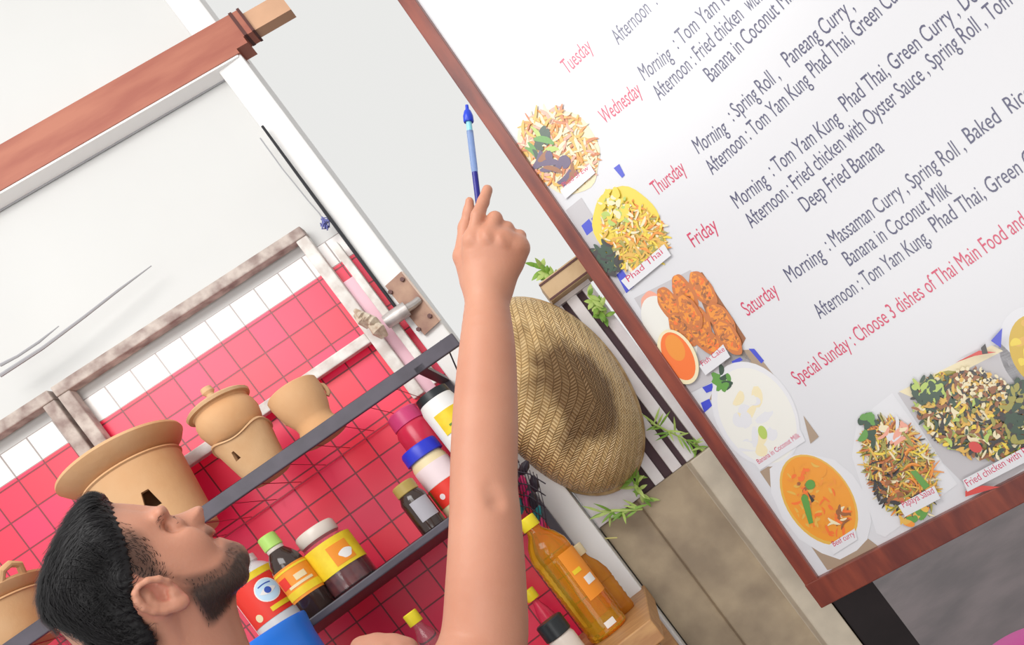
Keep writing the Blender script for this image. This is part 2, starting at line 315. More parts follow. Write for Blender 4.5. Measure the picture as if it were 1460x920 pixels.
class Dish(MB):
    def __init__(s): super().__init__(); s.lay = 0.0048; s.mats = []
    def mi_(s, c):
        if c not in s.mats: s.mats.append(c)
        return s.mats.index(c)
    def poly(s, pts, c, step=4e-5):
        s.lay += step; q = [bw(*bs(x, y), s.lay) for x, y in pts]; n = len(q); ctr = sum(q)/n
        fl = list(range(n)); area_ = sum(pts[i][0]*pts[(i+1) % n][1]-pts[(i+1) % n][0]*pts[i][1] for i in range(n))
        s.add(q+[ctr], [((i, (i+1) % n, n) if area_ < 0 else ((i+1) % n, i, n)) for i in fl], s.mi_(c))
    def ell(s, cx, cy, rx, ry, ang, c, n=36, wob=0.0):
        a0 = math.radians(ang); ph = random.random()*6; pts = []
        for k in range(n):
            t = 2*math.pi*k/n; w = 1+wob*(math.sin(3*t+ph)+0.6*math.sin(7*t+2*ph)); x = rx*math.cos(t)*w; y = ry*math.sin(t)*w
            pts.append((cx+x*math.cos(a0)-y*math.sin(a0), cy+x*math.sin(a0)+y*math.cos(a0)))
        s.poly(pts, c)
    def scatter(s, cx, cy, rx, ry, ang, n, L, Wd, cols, bend=0.4, edge=0.95):
        a0 = math.radians(ang)
        for i in range(n):
            r = math.sqrt(random.random())*edge; t = random.random()*2*math.pi; x = rx*r*math.cos(t); y = ry*r*math.sin(t)
            px = cx+x*math.cos(a0)-y*math.sin(a0); py = cy+x*math.sin(a0)+y*math.cos(a0)
            th = random.random()*math.pi; l = L*random.uniform(0.5, 1.2); w = Wd*random.uniform(0.6, 1.3); k = random.uniform(-bend, bend)
            up = []; dn = []
            for j in range(6):
                q = -0.5+j/5; ww = w*0.5*math.sqrt(max(0, 1-(2*q)**2*0.85)); xx = q*l; yy = k*l*(q*q)*2
                for sg, lst in ((1, up), (-1, dn)):
                    X = xx; Y = yy+sg*ww; lst.append((px+X*math.cos(th)-Y*math.sin(th), py+X*math.sin(th)+Y*math.cos(th)))
            s.poly(up+dn[::-1], random.choice(cols), 1.2e-5)
    def tag(s, pts, text):
        s.poly(pts, 'white', 2e-4); L_ = [q for q in LABELS if q[0] == text][0]; s.lay += 1e-4
        s.mi = s.mi_('crimson'); put_text(s, LT[text], *L_[1:5], L_[5], s.lay); s.mi = 0
    def done(s, label): return s.build('dish_photo', [PAL[c] for c in s.mats], board, smooth=False, label=label)
d = Dish(); d.ell(800, 215, 52, 66, -40, 'cream', wob=0.04); d.scatter(798, 212, 50, 64, -40, 340, 22, 4, ['cream', 'gold', 'orange', 'cream', 'pink', 'gold', 'rust'])
d.scatter(772, 205, 20, 22, 0, 14, 26, 8, ['green', 'dark_green', 'lime']); d.scatter(800, 240, 34, 14, 25, 14, 30, 10, ['purple', 'brown', 'purple'])
d.tag([(801, 272), (809, 284), (851, 247), (843, 234)], 'Phad Si Ew'); d.done('photo of pale fried noodles, uppermost dish')
d = Dish(); d.poly([(808, 300), (830, 282), (905, 400), (885, 425)], 'shade')
for q in ([(830, 322), (841, 312), (850, 326), (838, 336)], [(844, 312), (853, 303), (858, 312), (850, 322)], [(876, 240), (884, 234), (892, 250), (888, 254)], [(880, 392), (888, 384), (905, 408), (894, 418)]): d.poly(q, 'blue')
d.ell(898, 325, 47, 62, -33, 'yellow', wob=0.03); d.scatter(905, 338, 44, 54, -33, 420, 19, 3.4, ['yellow', 'gold', 'cream', 'gold', 'yellow', 'orange', 'olive']); d.scatter(880, 296, 24, 26, -33, 60, 12, 6, ['yellow', 'yellow', 'lime', 'cream'])
d.scatter(866, 368, 16, 26, -33, 45, 20, 6, ['dark_green', 'black', 'dark_green', 'olive']); d.tag([(888, 400), (899, 413), (959, 364), (949, 348)], 'Phad Thai'); d.done('photo of yellow fried noodles')
d = Dish(); d.poly([(905, 425), (985, 385), (1072, 515), (985, 560)], 'shade'); d.ell(935, 440, 18, 26, -35, 'pink', wob=0.05); d.ell(955, 470, 30, 55, -35, 'rice')
d.poly([(985, 392), (1002, 388), (1064, 482), (1058, 494), (1030, 500)], 'brown')
for (x, y, a) in ((957, 435, 55), (977, 418, 60), (1003, 412, 55), (975, 470, 50), (1000, 462, 70), (1030, 455, 50), (1010, 485, 40), (1040, 480, 55), (985, 445, 60)):
    d.ell(x, y, 29, 14, a, 'rust', wob=0.04); d.ell(x-2, y-2, 24, 10, a, 'orange', wob=0.08); d.scatter(x, y, 25, 11, a, 60, 7, 3.4, ['rust', 'brown', 'orange', 'rust', 'deep_orange', 'rust'])
d.ell(969, 508, 25, 42, -28, 'cream'); d.ell(969, 507, 20, 37, -28, 'deep_orange'); d.ell(965, 495, 12, 20, -28, 'orange')
d.tag([(999, 521), (1008, 534), (1043, 508), (1033, 490)], 'Fish Cake'); d.done('photo of orange fish cakes with a bowl of dip')
d = Dish(); d.poly([(1012, 570), (1040, 500), (1075, 498), (1112, 545), (1070, 560)], 'tan')
for q in ([(1044, 515), (1056, 509), (1060, 513), (1046, 521)], [(1000, 574), (1012, 568), (1016, 578), (1005, 588)], [(1002, 552), (1016, 546), (1018, 556), (1008, 560)], [(1068, 497), (1076, 497), (1090, 514), (1086, 518)]): d.poly(q, 'blue')
d.ell(1078, 590, 56, 80, -30, 'white'); d.ell(1080, 592, 50, 73, -30, 'rice'); d.scatter(1078, 600, 36, 50, -30, 26, 26, 14, ['rice', 'white', 'cream', 'rice', 'white'])
d.scatter(1032, 540, 12, 15, 0, 16, 15, 8, ['dark_green', 'green', 'green']); d.ell(1088, 616, 6, 10, -20, 'lime'); d.poly([(1146, 592), (1168, 622), (1156, 632)], 'tan')
d.tag([(1077, 660), (1084, 670), (1149, 628), (1142, 613)], 'Banana in Coconut Milk'); d.done('photo of white coconut dessert')
d = Dish(); d.poly([(1084, 672), (1100, 662), (1268, 790), (1180, 812)], 'tan')
d.poly([(1098, 668), (1118, 650), (1150, 646), (1190, 655), (1216, 676), (1235, 705), (1243, 742), (1237, 768), (1222, 784), (1198, 797), (1172, 788), (1140, 768), (1116, 738), (1100, 702)], 'white')
d.ell(1168, 712, 46, 72, -35, 'gold'); d.ell(1168, 711, 43, 68, -35, 'curry'); d.scatter(1168, 712, 38, 60, -35, 130, 13, 4, ['curry', 'orange', 'gold', 'curry', 'deep_orange', 'curry'])
d.scatter(1145, 700, 12, 26, -35, 16, 8, 5, ['brown', 'rust', 'deep_orange']); d.scatter(1200, 738, 16, 14, 0, 16, 18, 4, ['cream', 'brown', 'deep_orange', 'cream'])
d.ell(1156, 690, 7, 7, 0, 'green'); d.ell(1148, 710, 5, 6, 0, 'green'); d.poly([(1144, 714), (1154, 712), (1160, 744), (1154, 746)], 'green'); d.poly([(1152, 700), (1162, 712), (1158, 716)], 'black')
d.tag([(1182, 776), (1188, 790), (1223, 768), (1219, 752)], 'Beef curry'); d.done('photo of orange curry in a white bowl')
d = Dish(); d.poly([(1222, 600), (1272, 560), (1365, 690), (1262, 765), (1250, 760), (1215, 650)], 'white', 2e-5)
d.scatter(1283, 665, 46, 78, -28, 750, 27, 2.6, ['black', 'olive', 'gold', 'orange', 'cream', 'rust', 'gold', 'olive', 'brown', 'yellow', 'gold'], 0.5); d.scatter(1240, 610, 12, 22, -20, 14, 16, 9, ['dark_green', 'green', 'dark_green'])
d.scatter(1275, 612, 22, 16, 0, 16, 20, 7, ['cream', 'white', 'pink']); d.poly([(1298, 670), (1306, 668), (1326, 690), (1318, 696)], 'green'); d.scatter(1265, 690, 22, 34, -28, 30, 12, 5, ['black', 'brown', 'rust'])
d.scatter(1300, 733, 26, 10, -30, 16, 16, 8, ['orange', 'green', 'gold']); d.tag([(1281, 718), (1291, 734), (1341, 708), (1332, 690)], 'Papaya Salad'); d.done('photo of shredded papaya salad')
d = Dish(); d.poly([(1280, 560), (1425, 488), (1500, 560), (1530, 620), (1425, 690), (1375, 690), (1345, 660)], 'shade'); d.poly([(1282, 558), (1414, 492), (1430, 500), (1300, 566)], 'cream')
d.ell(1395, 594, 96, 52, 24, 'olive', wob=0.05); d.scatter(1390, 592, 94, 58, 22, 1100, 15, 5, ['brown', 'black', 'gold', 'cream', 'olive', 'dark_green', 'lime', 'gold', 'dark_green', 'cream', 'yellow', 'black', 'brown'], 0.5)
d.scatter(1452, 585, 24, 46, 0, 110, 16, 8, ['dark_green', 'black', 'dark_green', 'olive']); d.scatter(1322, 552, 22, 16, 0, 40, 16, 7, ['dark_green', 'dark_green', 'lime']); d.scatter(1400, 545, 42, 20, 20, 220, 7, 4.5, ['black', 'cream', 'gold', 'brown', 'cream']); d.ell(1390, 634, 10, 7, 30, 'red')
d.poly([(1362, 515), (1395, 498), (1420, 500), (1385, 506)], 'red'); d.poly([(1398, 494), (1404, 488), (1408, 502), (1400, 503)], 'black'); d.poly([(1412, 484), (1428, 466), (1426, 494)], 'blue')
d.poly([(1376, 704), (1425, 690), (1400, 688), (1376, 696)], 'red')
d.tag([(1372, 680), (1379, 697), (1490, 640), (1482, 622)], 'Fried chicken with Basil'); d.done('photo of fried chicken with green basil')
d = Dish(); d.ell(1478, 500, 52, 66, -25, 'white'); d.ell(1481, 500, 40, 54, -25, 'soup'); d.scatter(1481, 500, 34, 48, -25, 24, 18, 9, ['soup', 'yellow', 'gold']); d.done('photo of yellow soup in a white bowl')

# ------------------------------------------------------------------ counter, rack, frames
ZC, ZU, ZL = 1.125, 1.847, 1.540        # counter top, upper wire shelf, lower shelf
ct = thing('counter', 'brown wooden counter along the red tiled wall, its end showing below the orange oil bottle', 'counter', (-0.9, 1.9, 0))
b = MB(); b.wbox(-1.85, -0.134, 0.005, 0.50, ZC-0.05, ZC); b.build('top', M['counter'], ct, smooth=False, bevel=0.003)
for x in (-1.8, -0.20):
    for o in (0.06, 0.45):
        b = MB(); b.wbox(x, x+0.05, o, o+0.05, 0, ZC-0.05); b.build('leg', M['counter'], ct, smooth=False, bevel=0.003)
rack = thing('shelf_rack', 'dark steel two-tier shelf rack against the red tiled wall', 'shelf', (-0.9, 1.9, ZC))
RO = 0.33
b = MB(); b.wbox(-1.80, -0.12, RO-0.012, RO, ZU-0.016, ZU+0.016); b.build('front_rail', M['steel_dark'], rack, smooth=False, bevel=0.002)
b = MB(); b.wbox(-1.80, -0.19, 0.006, 0.009, ZU-0.001, ZU+0.002); b.build('back_rail', M['wire'], rack, smooth=False)
b = MB()
for k in range(23):
    x = -1.79+k*0.071; b.tube([(x, wally(x, 0.02), ZU+0.001), (x, wally(x, RO-0.005), ZU+0.001)], 0.0010, 6)
b.build('wire_deck', M['wire'], rack)
b = MB(); b.wbox(-1.80, -0.215, 0.01, RO, ZL-0.018, ZL); b.build('shelf_board', M['steel_dark'], rack, smooth=False, bevel=0.003)
for x in (-0.232, -1.80):
    b = MB(); b.wbox(x, x+0.022, 0.05, 0.074, ZC, ZU-0.01); b.build('upright', M['steel_dark'], rack, smooth=False, bevel=0.002)
    b = MB(); b.wbox(x, x+0.022, 0.074, RO, ZU-0.014, ZU-0.002); b.build('bracket', M['steel_dark'], rack, smooth=False)
    b = MB(); b.wbox(x, x+0.022, 0.074, RO, ZL-0.03, ZL-0.018); b.build('bracket', M['steel_dark'], rack, smooth=False)
# weathered wooden frames standing at the back of the wire shelf
def wood_frame(x0, x1, label, mats, mid, sw=0.031, tw=0.028):
    z0, z1 = ZU+0.0035, 2.372
    t = thing('window_frame', label, 'wooden frame', ((x0+x1)/2, wally((x0+x1)/2, 0.08), z0), 'weathered wooden frames')
    for x, m in ((x0, mats[0]), (x1-sw, mats[1])):
        b = MB(); b.wbox(x, x+sw, 0.015, 0.045, z0, z1-tw); b.build('stile', m, t, smooth=False, bevel=0.003)
    b = MB(); b.wbox(x0, x1, 0.012, 0.047, z1-tw, z1); b.build('top_rail', mats[2], t, smooth=False, bevel=0.003)
    if mid: b = MB(); b.wbox(x0+sw, x1-sw, 0.018, 0.042, mid-0.014, mid+0.014); b.build('middle_rail', mats[1], t, smooth=False, bevel=0.003)
    return t
xa = wallx(-583, 0.045); xb = wallx(-160, 0.045)
wood_frame(xa, xb, 'weathered wooden frame behind the row of clay pots, with a white crossbar', (M['weathered'], M['whitewash_glare'], M['weathered']), 2.045)
wood_frame(-1.62, xa-0.009, 'weathered wooden frame cut off at the photo edge, standing above the man', (M['weathered'], M['weathered'], M['weathered']), None)
xp = wallx(-142, 0.05)
b = MB(); b.wbox(xp, xp+0.020, 0.03, 0.055, ZU+0.0035, 2.285); 
b.build('wooden_post', M['whitewash_glare'], smooth=False, bevel=0.002, label='narrow whitewashed wooden post standing next to the white pillar', cat='post')
xq = wallx(-161, 0.03)
b = MB(); b.wbox(xq+0.004, xp-0.002, 0.02, 0.024, ZU+0.0035, 2.20)
M['pink_glare'] = mat('pink_glare', (0.80, 0.50, 0.58), 0.4)  # pink strip added for tiles washed out by glare
b.build('glare_strip', M['pink_glare'], smooth=False, label='added pale pink strip for the glare-washed tiles between the wooden frame and the narrow post', cat='glare strip')
# cable, wire, plate, clamp by the pillar
pcx = lambda px, py, y=2.115: at(px, py, y)
b = MB(); b.tube([at(374, 180, 2.10), at(420, 243, 2.105), at(470, 311, 2.11), at(520, 379, 2.113), at(566, 441, 2.116)], [0.0035, 0.004, 0.0048, 0.0048, 0.004], 8)
b.build('black_cable', M['black'], label='straight black cable running down the edge of the white pillar', cat='cable')
b = MB(); b.tube([at(371, 197, 2.12), at(392, 226, 2.12), at(402, 240, 2.12), at(420, 262, 2.12), at(440, 287, 2.12), at(455, 304, 2.12), at(464, 318, 2.12)], 0.0019, 6, 0)
for _ in range(7):
    pts = [at(463+random.uniform(-7, 7), 320+random.uniform(-11, 9), 2.115+random.uniform(-0.01, 0.006)) for _ in range(5)]; b.tube(pts, 0.0019, 6, 1)
b.build('thin_wire', [M['grey_wire'], M['blue_wire']], label='thin loose wire ending in a blue tangle beside the black cable', cat='wire')
b = MB(); b.tube([at(0, 536, 2.105*1/(1+0.0)*0.93), at(60, 497, 1.975), at(120, 452, 2.0), at(170, 413, 2.02), at(216, 379, 2.045)], [0.0045, 0.004, 0.0035, 0.003, 0.0012], 6, 0)
b.tube([at(0, 521, 1.958), at(25, 508, 1.965), at(55, 488, 1.975), at(84, 465, 1.99)], [0.004, 0.003, 0.003, 0.001], 6, 0)
b.build('wall_cable', M['grey_wire'], label='grey cable strung along the white wall above the frames', cat='cable')
pl = thing('bracket_plate', 'rusty steel plate bolted to the white pillar', 'metal plate', at(590, 430, 2.118))
q = [(549, 408), (572, 387), (627, 458), (605, 478)]
b = MB(); b.hexa([at(x, y, 2.113) for x, y in q]+[at(x, y, 2.1235) for x, y in q]); b.build('plate', M['rust'], pl, smooth=False)
b = MB(); b.tube([at(574, 388, 2.112), at(628, 457, 2.112)], 0.0028, 6); b.build('bare_edge', M['rust_edge'], pl)
for x, y in ((574, 399), (557, 417), (613, 451), (597, 470)):
    p = at(x, y, 2.113); b = MB(); b.tube([p, p-np.array([0, 0.006, 0])], 0.006, 6); b.build('bolt', M['dark_band'], pl, smooth=False)
cl = thing('pipe_clamp', 'grey metal pipe clamp jutting from the rusty plate', 'clamp', at(575, 450, 2.09))
b = MB(); b.tube([at(550, 460, 2.085), at(562, 452, 2.085), at(580, 440, 2.09)], [0.017, 0.019, 0.019], 14); b.build('sleeve', M['zinc'], cl)
b = MB(); b.tube([at(578, 441, 2.09), at(590, 434, 2.10), at(597, 428, 2.112)], [0.011, 0.010, 0.010], 10); b.build('stub', M['zinc'], cl)
b = MB()
for _ in range(9):
    x, y = random.uniform(514, 545), 0; y = 452+(x-514)*0.55+random.uniform(-8, 8)
    b.tube([at(x-9, y-8, 2.06+random.uniform(-.01, .01)), at(x, y, 2.045), at(x+9, y+7+random.uniform(-4, 4), 2.06)], [0.006, 0.013, 0.006], 8)
b.build('cloth_knot', M['cloth_cream'], label='knotted cream rag tied beside the pipe clamp', cat='rag')

# ------------------------------------------------------------------ clay pots on the wire shelf
def shelfpos(X, o): x = wallx(X, o); return np.array([x, wally(x, o), 0])
def stove(root, c, R1, R0, h, hole, thick=0.012, wavy=0.0):
    n = 60; prof = [(R0+(R1-R0)*i/n, h*i/n) for i in range(n+1)]; prof[-1] = (R1+0.004, h); prof.append((R1+0.002, h+0.004)); prof.append((R1-thick, h+0.004))
    inn = [(R0-thick+(R1-R0)*i/n, h*i/n) for i in range(n, 0, -1)]
    prof2 = prof+inn+[(0.0, 0.02)]
    prof2 = [(0.0, 0.0)]+prof2
    a0, a1, z0, z1 = hole; N = len(prof2)
    prof2 = [q for q in prof2 if q[0] > 1e-6]; prof2 = prof2+[prof2[0]]
    b = MB(); N_ = 96; n_ = len(prof2)
    prof2 = [(R0*0.02, 0)]+prof2[:-1]+[(R0*0.02, 0.02)]
    b.lathe(c, prof2, N_); b.f = b.f[:-2]; b.m = b.m[:-2]; n_ = len(prof2)
    b.f += [((n_-1)*N_+k_, (n_-1)*N_+(k_+1) % N_, (k_+1) % N_, k_) for k_ in range(N_)]; b.m += [0]*N_
    if wavy:
        for i, v in enumerate(b.v):
            z = v[2]-c[2]
            if z > h*0.6:
                a = math.atan2(v[1]-c[1], v[0]-c[0]); b.v[i] = (v[0], v[1], v[2]+wavy*math.cos(3*a+1.1)*(z-h*0.6)/(h*0.4))
    o = b.build('stove', M['clay_pale'] if wavy else M['clay'], root)
    am = math.radians((a0+a1)/2); dr = np.array([math.cos(am), math.sin(am), 0]); tg = np.array([-dr[1], dr[0], 0]); hw = math.radians(a1-a0)/2*R0; cc = np.array(c, float); q = []
    for rr in (R0*0.45, R1*1.3):
        q += [cc+dr*rr-tg*hw+[0, 0, z0], cc+dr*rr+tg*hw+[0, 0, z0], cc+dr*rr+tg*hw*0.75+[0, 0, z1], cc+dr*rr-tg*hw*0.15+[0, 0, z1]]
    cb = MB(); cb.hexa(q); co_ = cb.build('cut', M['clay'], None, smooth=False)
    md = o.modifiers.new('cut', 'BOOLEAN'); md.object = co_; md.operation = 'DIFFERENCE'; md.solver = 'EXACT'
    dg = bpy.context.evaluated_depsgraph_get(); dg.update(); me = bpy.data.meshes.new_from_object(o.evaluated_get(dg)); o.modifiers.clear(); o.data = me
    cm = co_.data; bpy.data.objects.remove(co_); bpy.data.meshes.remove(cm)
    return o
zs = ZU+0.003
# big stove with a wide lidded pan
c = shelfpos(-562, 0.205); y = c[1]; k = y/F; c[2] = zs
t = thing('clay_pot', 'largest clay stove with a wide lidded pan, above the head of the man', 'clay pot', c, 'clay pots on the upper shelf')
stove(t, c, 70*k, 54*k, 412*k+CAMZ-zs-0.004, (279, 303, 0.075, 0.115))
zz = CAMZ+414*k-zs
b = MB(); b.lathe(c, [(0.0, zz-0.008), (52*k, zz-0.004), (70*k, zz+0.006), (84*k, zz+0.022), (91*k, zz+0.036), (90*k, zz+0.042), (80*k, zz+0.044)], 64); b.build('pan', M['clay'], t)
b = MB(); b.lathe(c, [(82*k, zz+0.043), (70*k, zz+0.050), (20*k, zz+0.058), (10*k, zz+0.059), (0, zz+0.059)], 64); b.build('lid', M['clay_pale'], t)
b = MB(); b.lathe(c, [(7*k, zz+0.056), (7*k, zz+0.066), (10*k, zz+0.072), (9*k, zz+0.079), (0, zz+0.080)], 20); b.build('knob', M['clay_pale'], t)
# middle pot on its stove
c = shelfpos(-406, 0.245); k = c[1]/F; c[2] = zs
t = thing('clay_pot', 'round lidded clay pot sitting on a small notched stove, in the middle of the row', 'clay pot', c, 'clay pots on the upper shelf')
h = CAMZ+358*k-zs
stove(t, c, 42*k, 30*k, h, (243, 262, 0.058, 0.078), 0.009, 0.008)
B0 = CAMZ-zs
b = MB(); b.lathe(c, [(0, B0+356*k), (20*k, B0+357*k), (31*k, B0+362*k), (41*k, B0+374*k), (45*k, B0+389*k), (44*k, B0+400*k), (40*k, B0+409*k), (42*k, B0+413*k)], 56); b.build('pot', M['clay'], t)
b = MB(); b.lathe(c, [(42*k, B0+412*k), (47*k, B0+413*k), (48*k, B0+417*k), (44*k, B0+420*k), (24*k, B0+427*k), (8*k, B0+431*k), (0, B0+431*k)], 56); b.build('lid', M['clay_pale'], t)
b = MB(); b.lathe(c, [(6*k, B0+429*k), (6*k, B0+436*k), (9*k, B0+440*k), (8*k, B0+447*k), (0, B0+448*k)], 20); b.build('knob', M['clay_pale'], t)
# goblet shaped pot
c = shelfpos(-310, 0.25); k = c[1]/F; c[2] = zs; B0 = CAMZ-zs
t = thing('clay_pot', 'open goblet-shaped clay pot without a lid, nearest to the white pillar', 'clay pot', c, 'clay pots on the upper shelf')
b = MB(); b.lathe(c, [(0, 0), (33*k, 0), (33*k, 0.006), (31*k, B0+304*k), (27*k, B0+312*k), (28*k, B0+320*k), (33*k, B0+331*k), (37*k, B0+346*k), (39*k, B0+360*k), (38.5*k, B0+370*k), (36*k, B0+372*k), (33*k, B0+369*k), (31*k, B0+345*k), (24*k, B0+328*k), (0, B0+322*k)], 56); b.build('bowl', M['clay'], t)
for ang in (20, 160):
    a = math.radians(ang); d_ = np.array([math.cos(a), math.sin(a), 0]); b = MB()
    b.tube([c+d_*37*k+[0, 0, B0+356*k], c+d_*40*k+[0, 0, B0+354*k], c+d_*41*k+[0, 0, B0+348*k], c+d_*40*k+[0, 0, B0+341*k], c+d_*36*k+[0, 0, B0+338*k]], 0.0055, 10); b.build('handle', M['clay_pale'], t)
# pot at the left edge
c = shelfpos(-832, 0.21); k = c[1]/F; c[2] = zs; B0 = CAMZ-zs
t = thing('clay_pot', 'clay stove with a looped-handle pan, cut off at the photo edge behind the man', 'clay pot', c, 'clay pots on the upper shelf')
stove(t, c, 66*k, 42*k, B0+366*k, (200, 220, 0.06, 0.1))
b = MB(); b.lathe(c, [(0, B0+366*k), (50*k, B0+368*k), (68*k, B0+374*k), (76*k, B0+384*k), (75*k, B0+388*k), (64*k, B0+388*k), (0, B0+376*k)], 56); b.build('pan', M['clay'], t)
for ang in (-25, 155):
    a = math.radians(ang); d_ = np.array([math.cos(a), math.sin(a), 0]); e_ = np.array([-d_[1], d_[0], 0]); b = MB()
    b.tube([c+d_*68*k+e_*16*k+[0, 0, B0+386*k], c+d_*80*k+e_*12*k+[0, 0, B0+398*k], c+d_*83*k+[0, 0, B0+402*k], c+d_*80*k-e_*12*k+[0, 0, B0+398*k], c+d_*68*k-e_*16*k+[0, 0, B0+386*k]], 0.008, 10); b.build('handle', M['clay'], t)

# ------------------------------------------------------------------ bottles and jars
M['glass'] = mat('clear_glass', (0.95, 0.95, 0.95), 0.04, trans=0.97, ior=1.04, spec=0.6, coat=0.6, coat_rough=0.08)
M['dark_liquid'] = mat('soy_bottle', (0.035, 0.018, 0.014), 0.12, spec=0.7)
M['dark_red'] = mat('chilli_paste', (0.13, 0.012, 0.015), 0.2, var2=(0.06, 0.004, 0.01), vscale=60)
M['oil'] = mat('cooking_oil', (0.92, 0.62, 0.04), 0.08, trans=0.75, ior=1.3, spec=0.8, var2=(0.80, 0.36, 0.02), vscale=9)
M['oil_orange'] = mat('orange_oil', (0.62, 0.25, 0.03), 0.12, trans=0.3, ior=1.2, var2=(0.5, 0.16, 0.015), vscale=14)
def pm(n, c, r=0.35, **k): M[n] = mat(n, c, r, **k)
pm('cap_green', (0.42, 0.66, 0.15)); pm('cap_yellow', (0.88, 0.72, 0.03)); pm('cap_gold', (0.42, 0.30, 0.08)); pm('cap_blue', (0.02, 0.035, 0.55)); pm('cap_pink', (0.65, 0.06, 0.20)); pm('cap_black', (0.018, 0.022, 0.025))
pm('lab_yellow', (0.88, 0.68, 0.03), 0.5, var2=(0.80, 0.55, 0.02), vscale=30); pm('lab_orange', (0.85, 0.28, 0.02), 0.5); pm('lab_red', (0.78, 0.035, 0.02), 0.5); pm('lab_white', (0.84, 0.81, 0.78), 0.5); pm('lab_cream', (0.80, 0.66, 0.40), 0.5)
pm('lab_ltblue', (0.55, 0.74, 0.88), 0.5); pm('lab_blue', (0.04, 0.10, 0.45), 0.5); pm('lab_grey', (0.42, 0.40, 0.44), 0.5); pm('lab_pinkwhite', (0.85, 0.70, 0.72), 0.5); pm('plastic_blue', (0.02, 0.20, 0.80), 0.3); pm('plastic_white', (0.83, 0.82, 0.80), 0.4); pm('lid_clear', (0.70, 0.62, 0.55), 0.25); pm('pinkred_body', (0.66, 0.03, 0.08), 0.25); pm('lab_green', (0.12, 0.22, 0.02), 0.5); pm('jug_body', (0.66, 0.66, 0.68), 0.2); pm('packet_pink', (0.75, 0.03, 0.18), 0.35); pm('packet_teal', (0.02, 0.22, 0.24), 0.35); pm('packet_black', (0.03, 0.02, 0.03), 0.35)
def front(c):      # angle towards the camera from c, degrees
    return math.degrees(math.atan2(-c[1], -c[0]))
def spot(X, o, z): c = shelfpos(X, o); c[2] = z; return c, c[1]/F, CAMZ-z
z1 = ZL+0.0005
# honey-like jar, yellow label
c, k, B0 = spot(-404, 0.24, z1)
t = thing('jar', 'glass jar with a big yellow label and dark red contents on the lower shelf', 'jar', c, 'jars and bottles on the lower shelf')
b = MB(); b.lathe(c, [(34*k, 0), (38*k, 0.006), (38*k, B0+160*k), (35*k, B0+167*k), (28*k, B0+172*k), (28*k, B0+182*k), (24*k, B0+182*k)], 48); b.build('glass', M['glass'], t)
b = MB(); b.lathe(c, [(33*k, 0.004), (36.5*k, 0.008), (36.5*k, B0+150*k), (0, B0+150*k)], 48); b.build('contents', M['dark_red'], t)
b = MB(); b.lathe(c, [(29*k, B0+176*k), (30*k, B0+178*k), (30*k, B0+191*k), (28*k, B0+194*k), (0, B0+194*k)], 40); b.build('lid', M['lid_clear'], t)
a = front(c); r = 38.3*k
b = MB(); b.cyl_patch(c, r, a-100, a+95, B0+121*k, B0+166*k, 40, 0); b.cyl_patch(c, r+0.0007, a-5, a+42, B0+126*k, B0+156*k, 16, 1)
b.cyl_poly(c, r+0.0015, a+26, B0+137*k, [(0.016*math.cos(q)*(1+0.2*math.sin(3*q)), 0.011*math.sin(q)) for q in np.linspace(0, 6.28, 18)[:-1]], 2)
b.build('label', [M['lab_yellow'], M['lab_orange'], M['lab_white']], t)
# soy sauce bottle, green cap
c, k, B0 = spot(-464, 0.288, z1)
t = thing('bottle', 'dark sauce bottle with a light green cap and an orange label', 'bottle', c, 'jars and bottles on the lower shelf')
b = MB(); b.lathe(c, [(22*k, 0), (24*k, 0.005), (24*k, B0+172*k), (22*k, B0+184*k), (17*k, B0+194*k), (12*k, B0+201*k), (11*k, B0+206*k), (0, B0+206*k)], 44); b.build('glass', M['dark_liquid'], t)
b = MB(); b.lathe(c, [(13*k, B0+206*k), (14*k, B0+207*k), (13.5*k, B0+225*k), (12*k, B0+227*k), (0, B0+227*k)], 32); b.build('cap', M['cap_green'], t)
b = MB(); b.lathe(c, [(11.5*k, B0+200*k), (12.5*k, B0+202*k), (12.5*k, B0+206*k), (0, B0+206*k)], 32); b.build('neck_ring', M['lid_clear'], t)
a = front(c); r = 24.3*k; b = MB(); b.cyl_patch(c, r, a-95, a+95, B0+122*k, B0+172*k, 40, 0); b.cyl_patch(c, r+0.0007, a-85, a+85, B0+126*k, B0+137*k, 30, 1); b.cyl_patch(c, r+0.0007, a-40, a+50, B0+140*k, B0+144*k, 20, 2); b.cyl_patch(c, r+0.0007, a-70, a-30, B0+144*k, B0+160*k, 12, 3); b.cyl_patch(c, r+0.0007, a-5, a+35, B0+147*k, B0+156*k, 12, 2); b.cyl_patch(c, r+0.0007, a-88, a+88, B0+166*k, B0+169*k, 30, 1)
b.build('label', [M['lab_orange'], M['lab_yellow'], M['lab_cream'], M['lab_red']], t)
# big red label jug with an eye emblem
c, k, B0 = spot(-517, 0.20, z1)
t = thing('jar', 'large jar with a red label and pale blue eye emblem below the bearded chin', 'jar', c, 'jars and bottles on the lower shelf')
b = MB(); b.lathe(c, [(32*k, 0), (35*k, 0.006), (35*k, B0+188*k), (33*k, B0+196*k), (27*k, B0+203*k), (22*k, B0+207*k), (22*k, B0+210*k), (0, B0+210*k)], 48); b.build('body', M['jug_body'], t)
b = MB(); b.lathe(c, [(22*k, B0+209*k), (23*k, B0+210*k), (23*k, B0+220*k), (0, B0+221*k)], 40); b.build('lid', M['plastic_white'], t)
a = front(c); r = 35.2*k; b = MB(); b.cyl_patch(c, r, a-88, a+88, B0+124*k, B0+184*k, 40, 0); b.cyl_patch(c, r, a-88, a+88, B0+184.5*k, B0+194*k, 40, 1); b.cyl_patch(c, r+0.0004, a-88, a-80, B0+116*k, B0+186*k, 6, 2)
lb = b.build('label', [M['lab_red'], M['lab_yellow'], M['lab_white']], t); b = MB()
ac = a+14; zc = B0+161*k; R_ = 0.0275
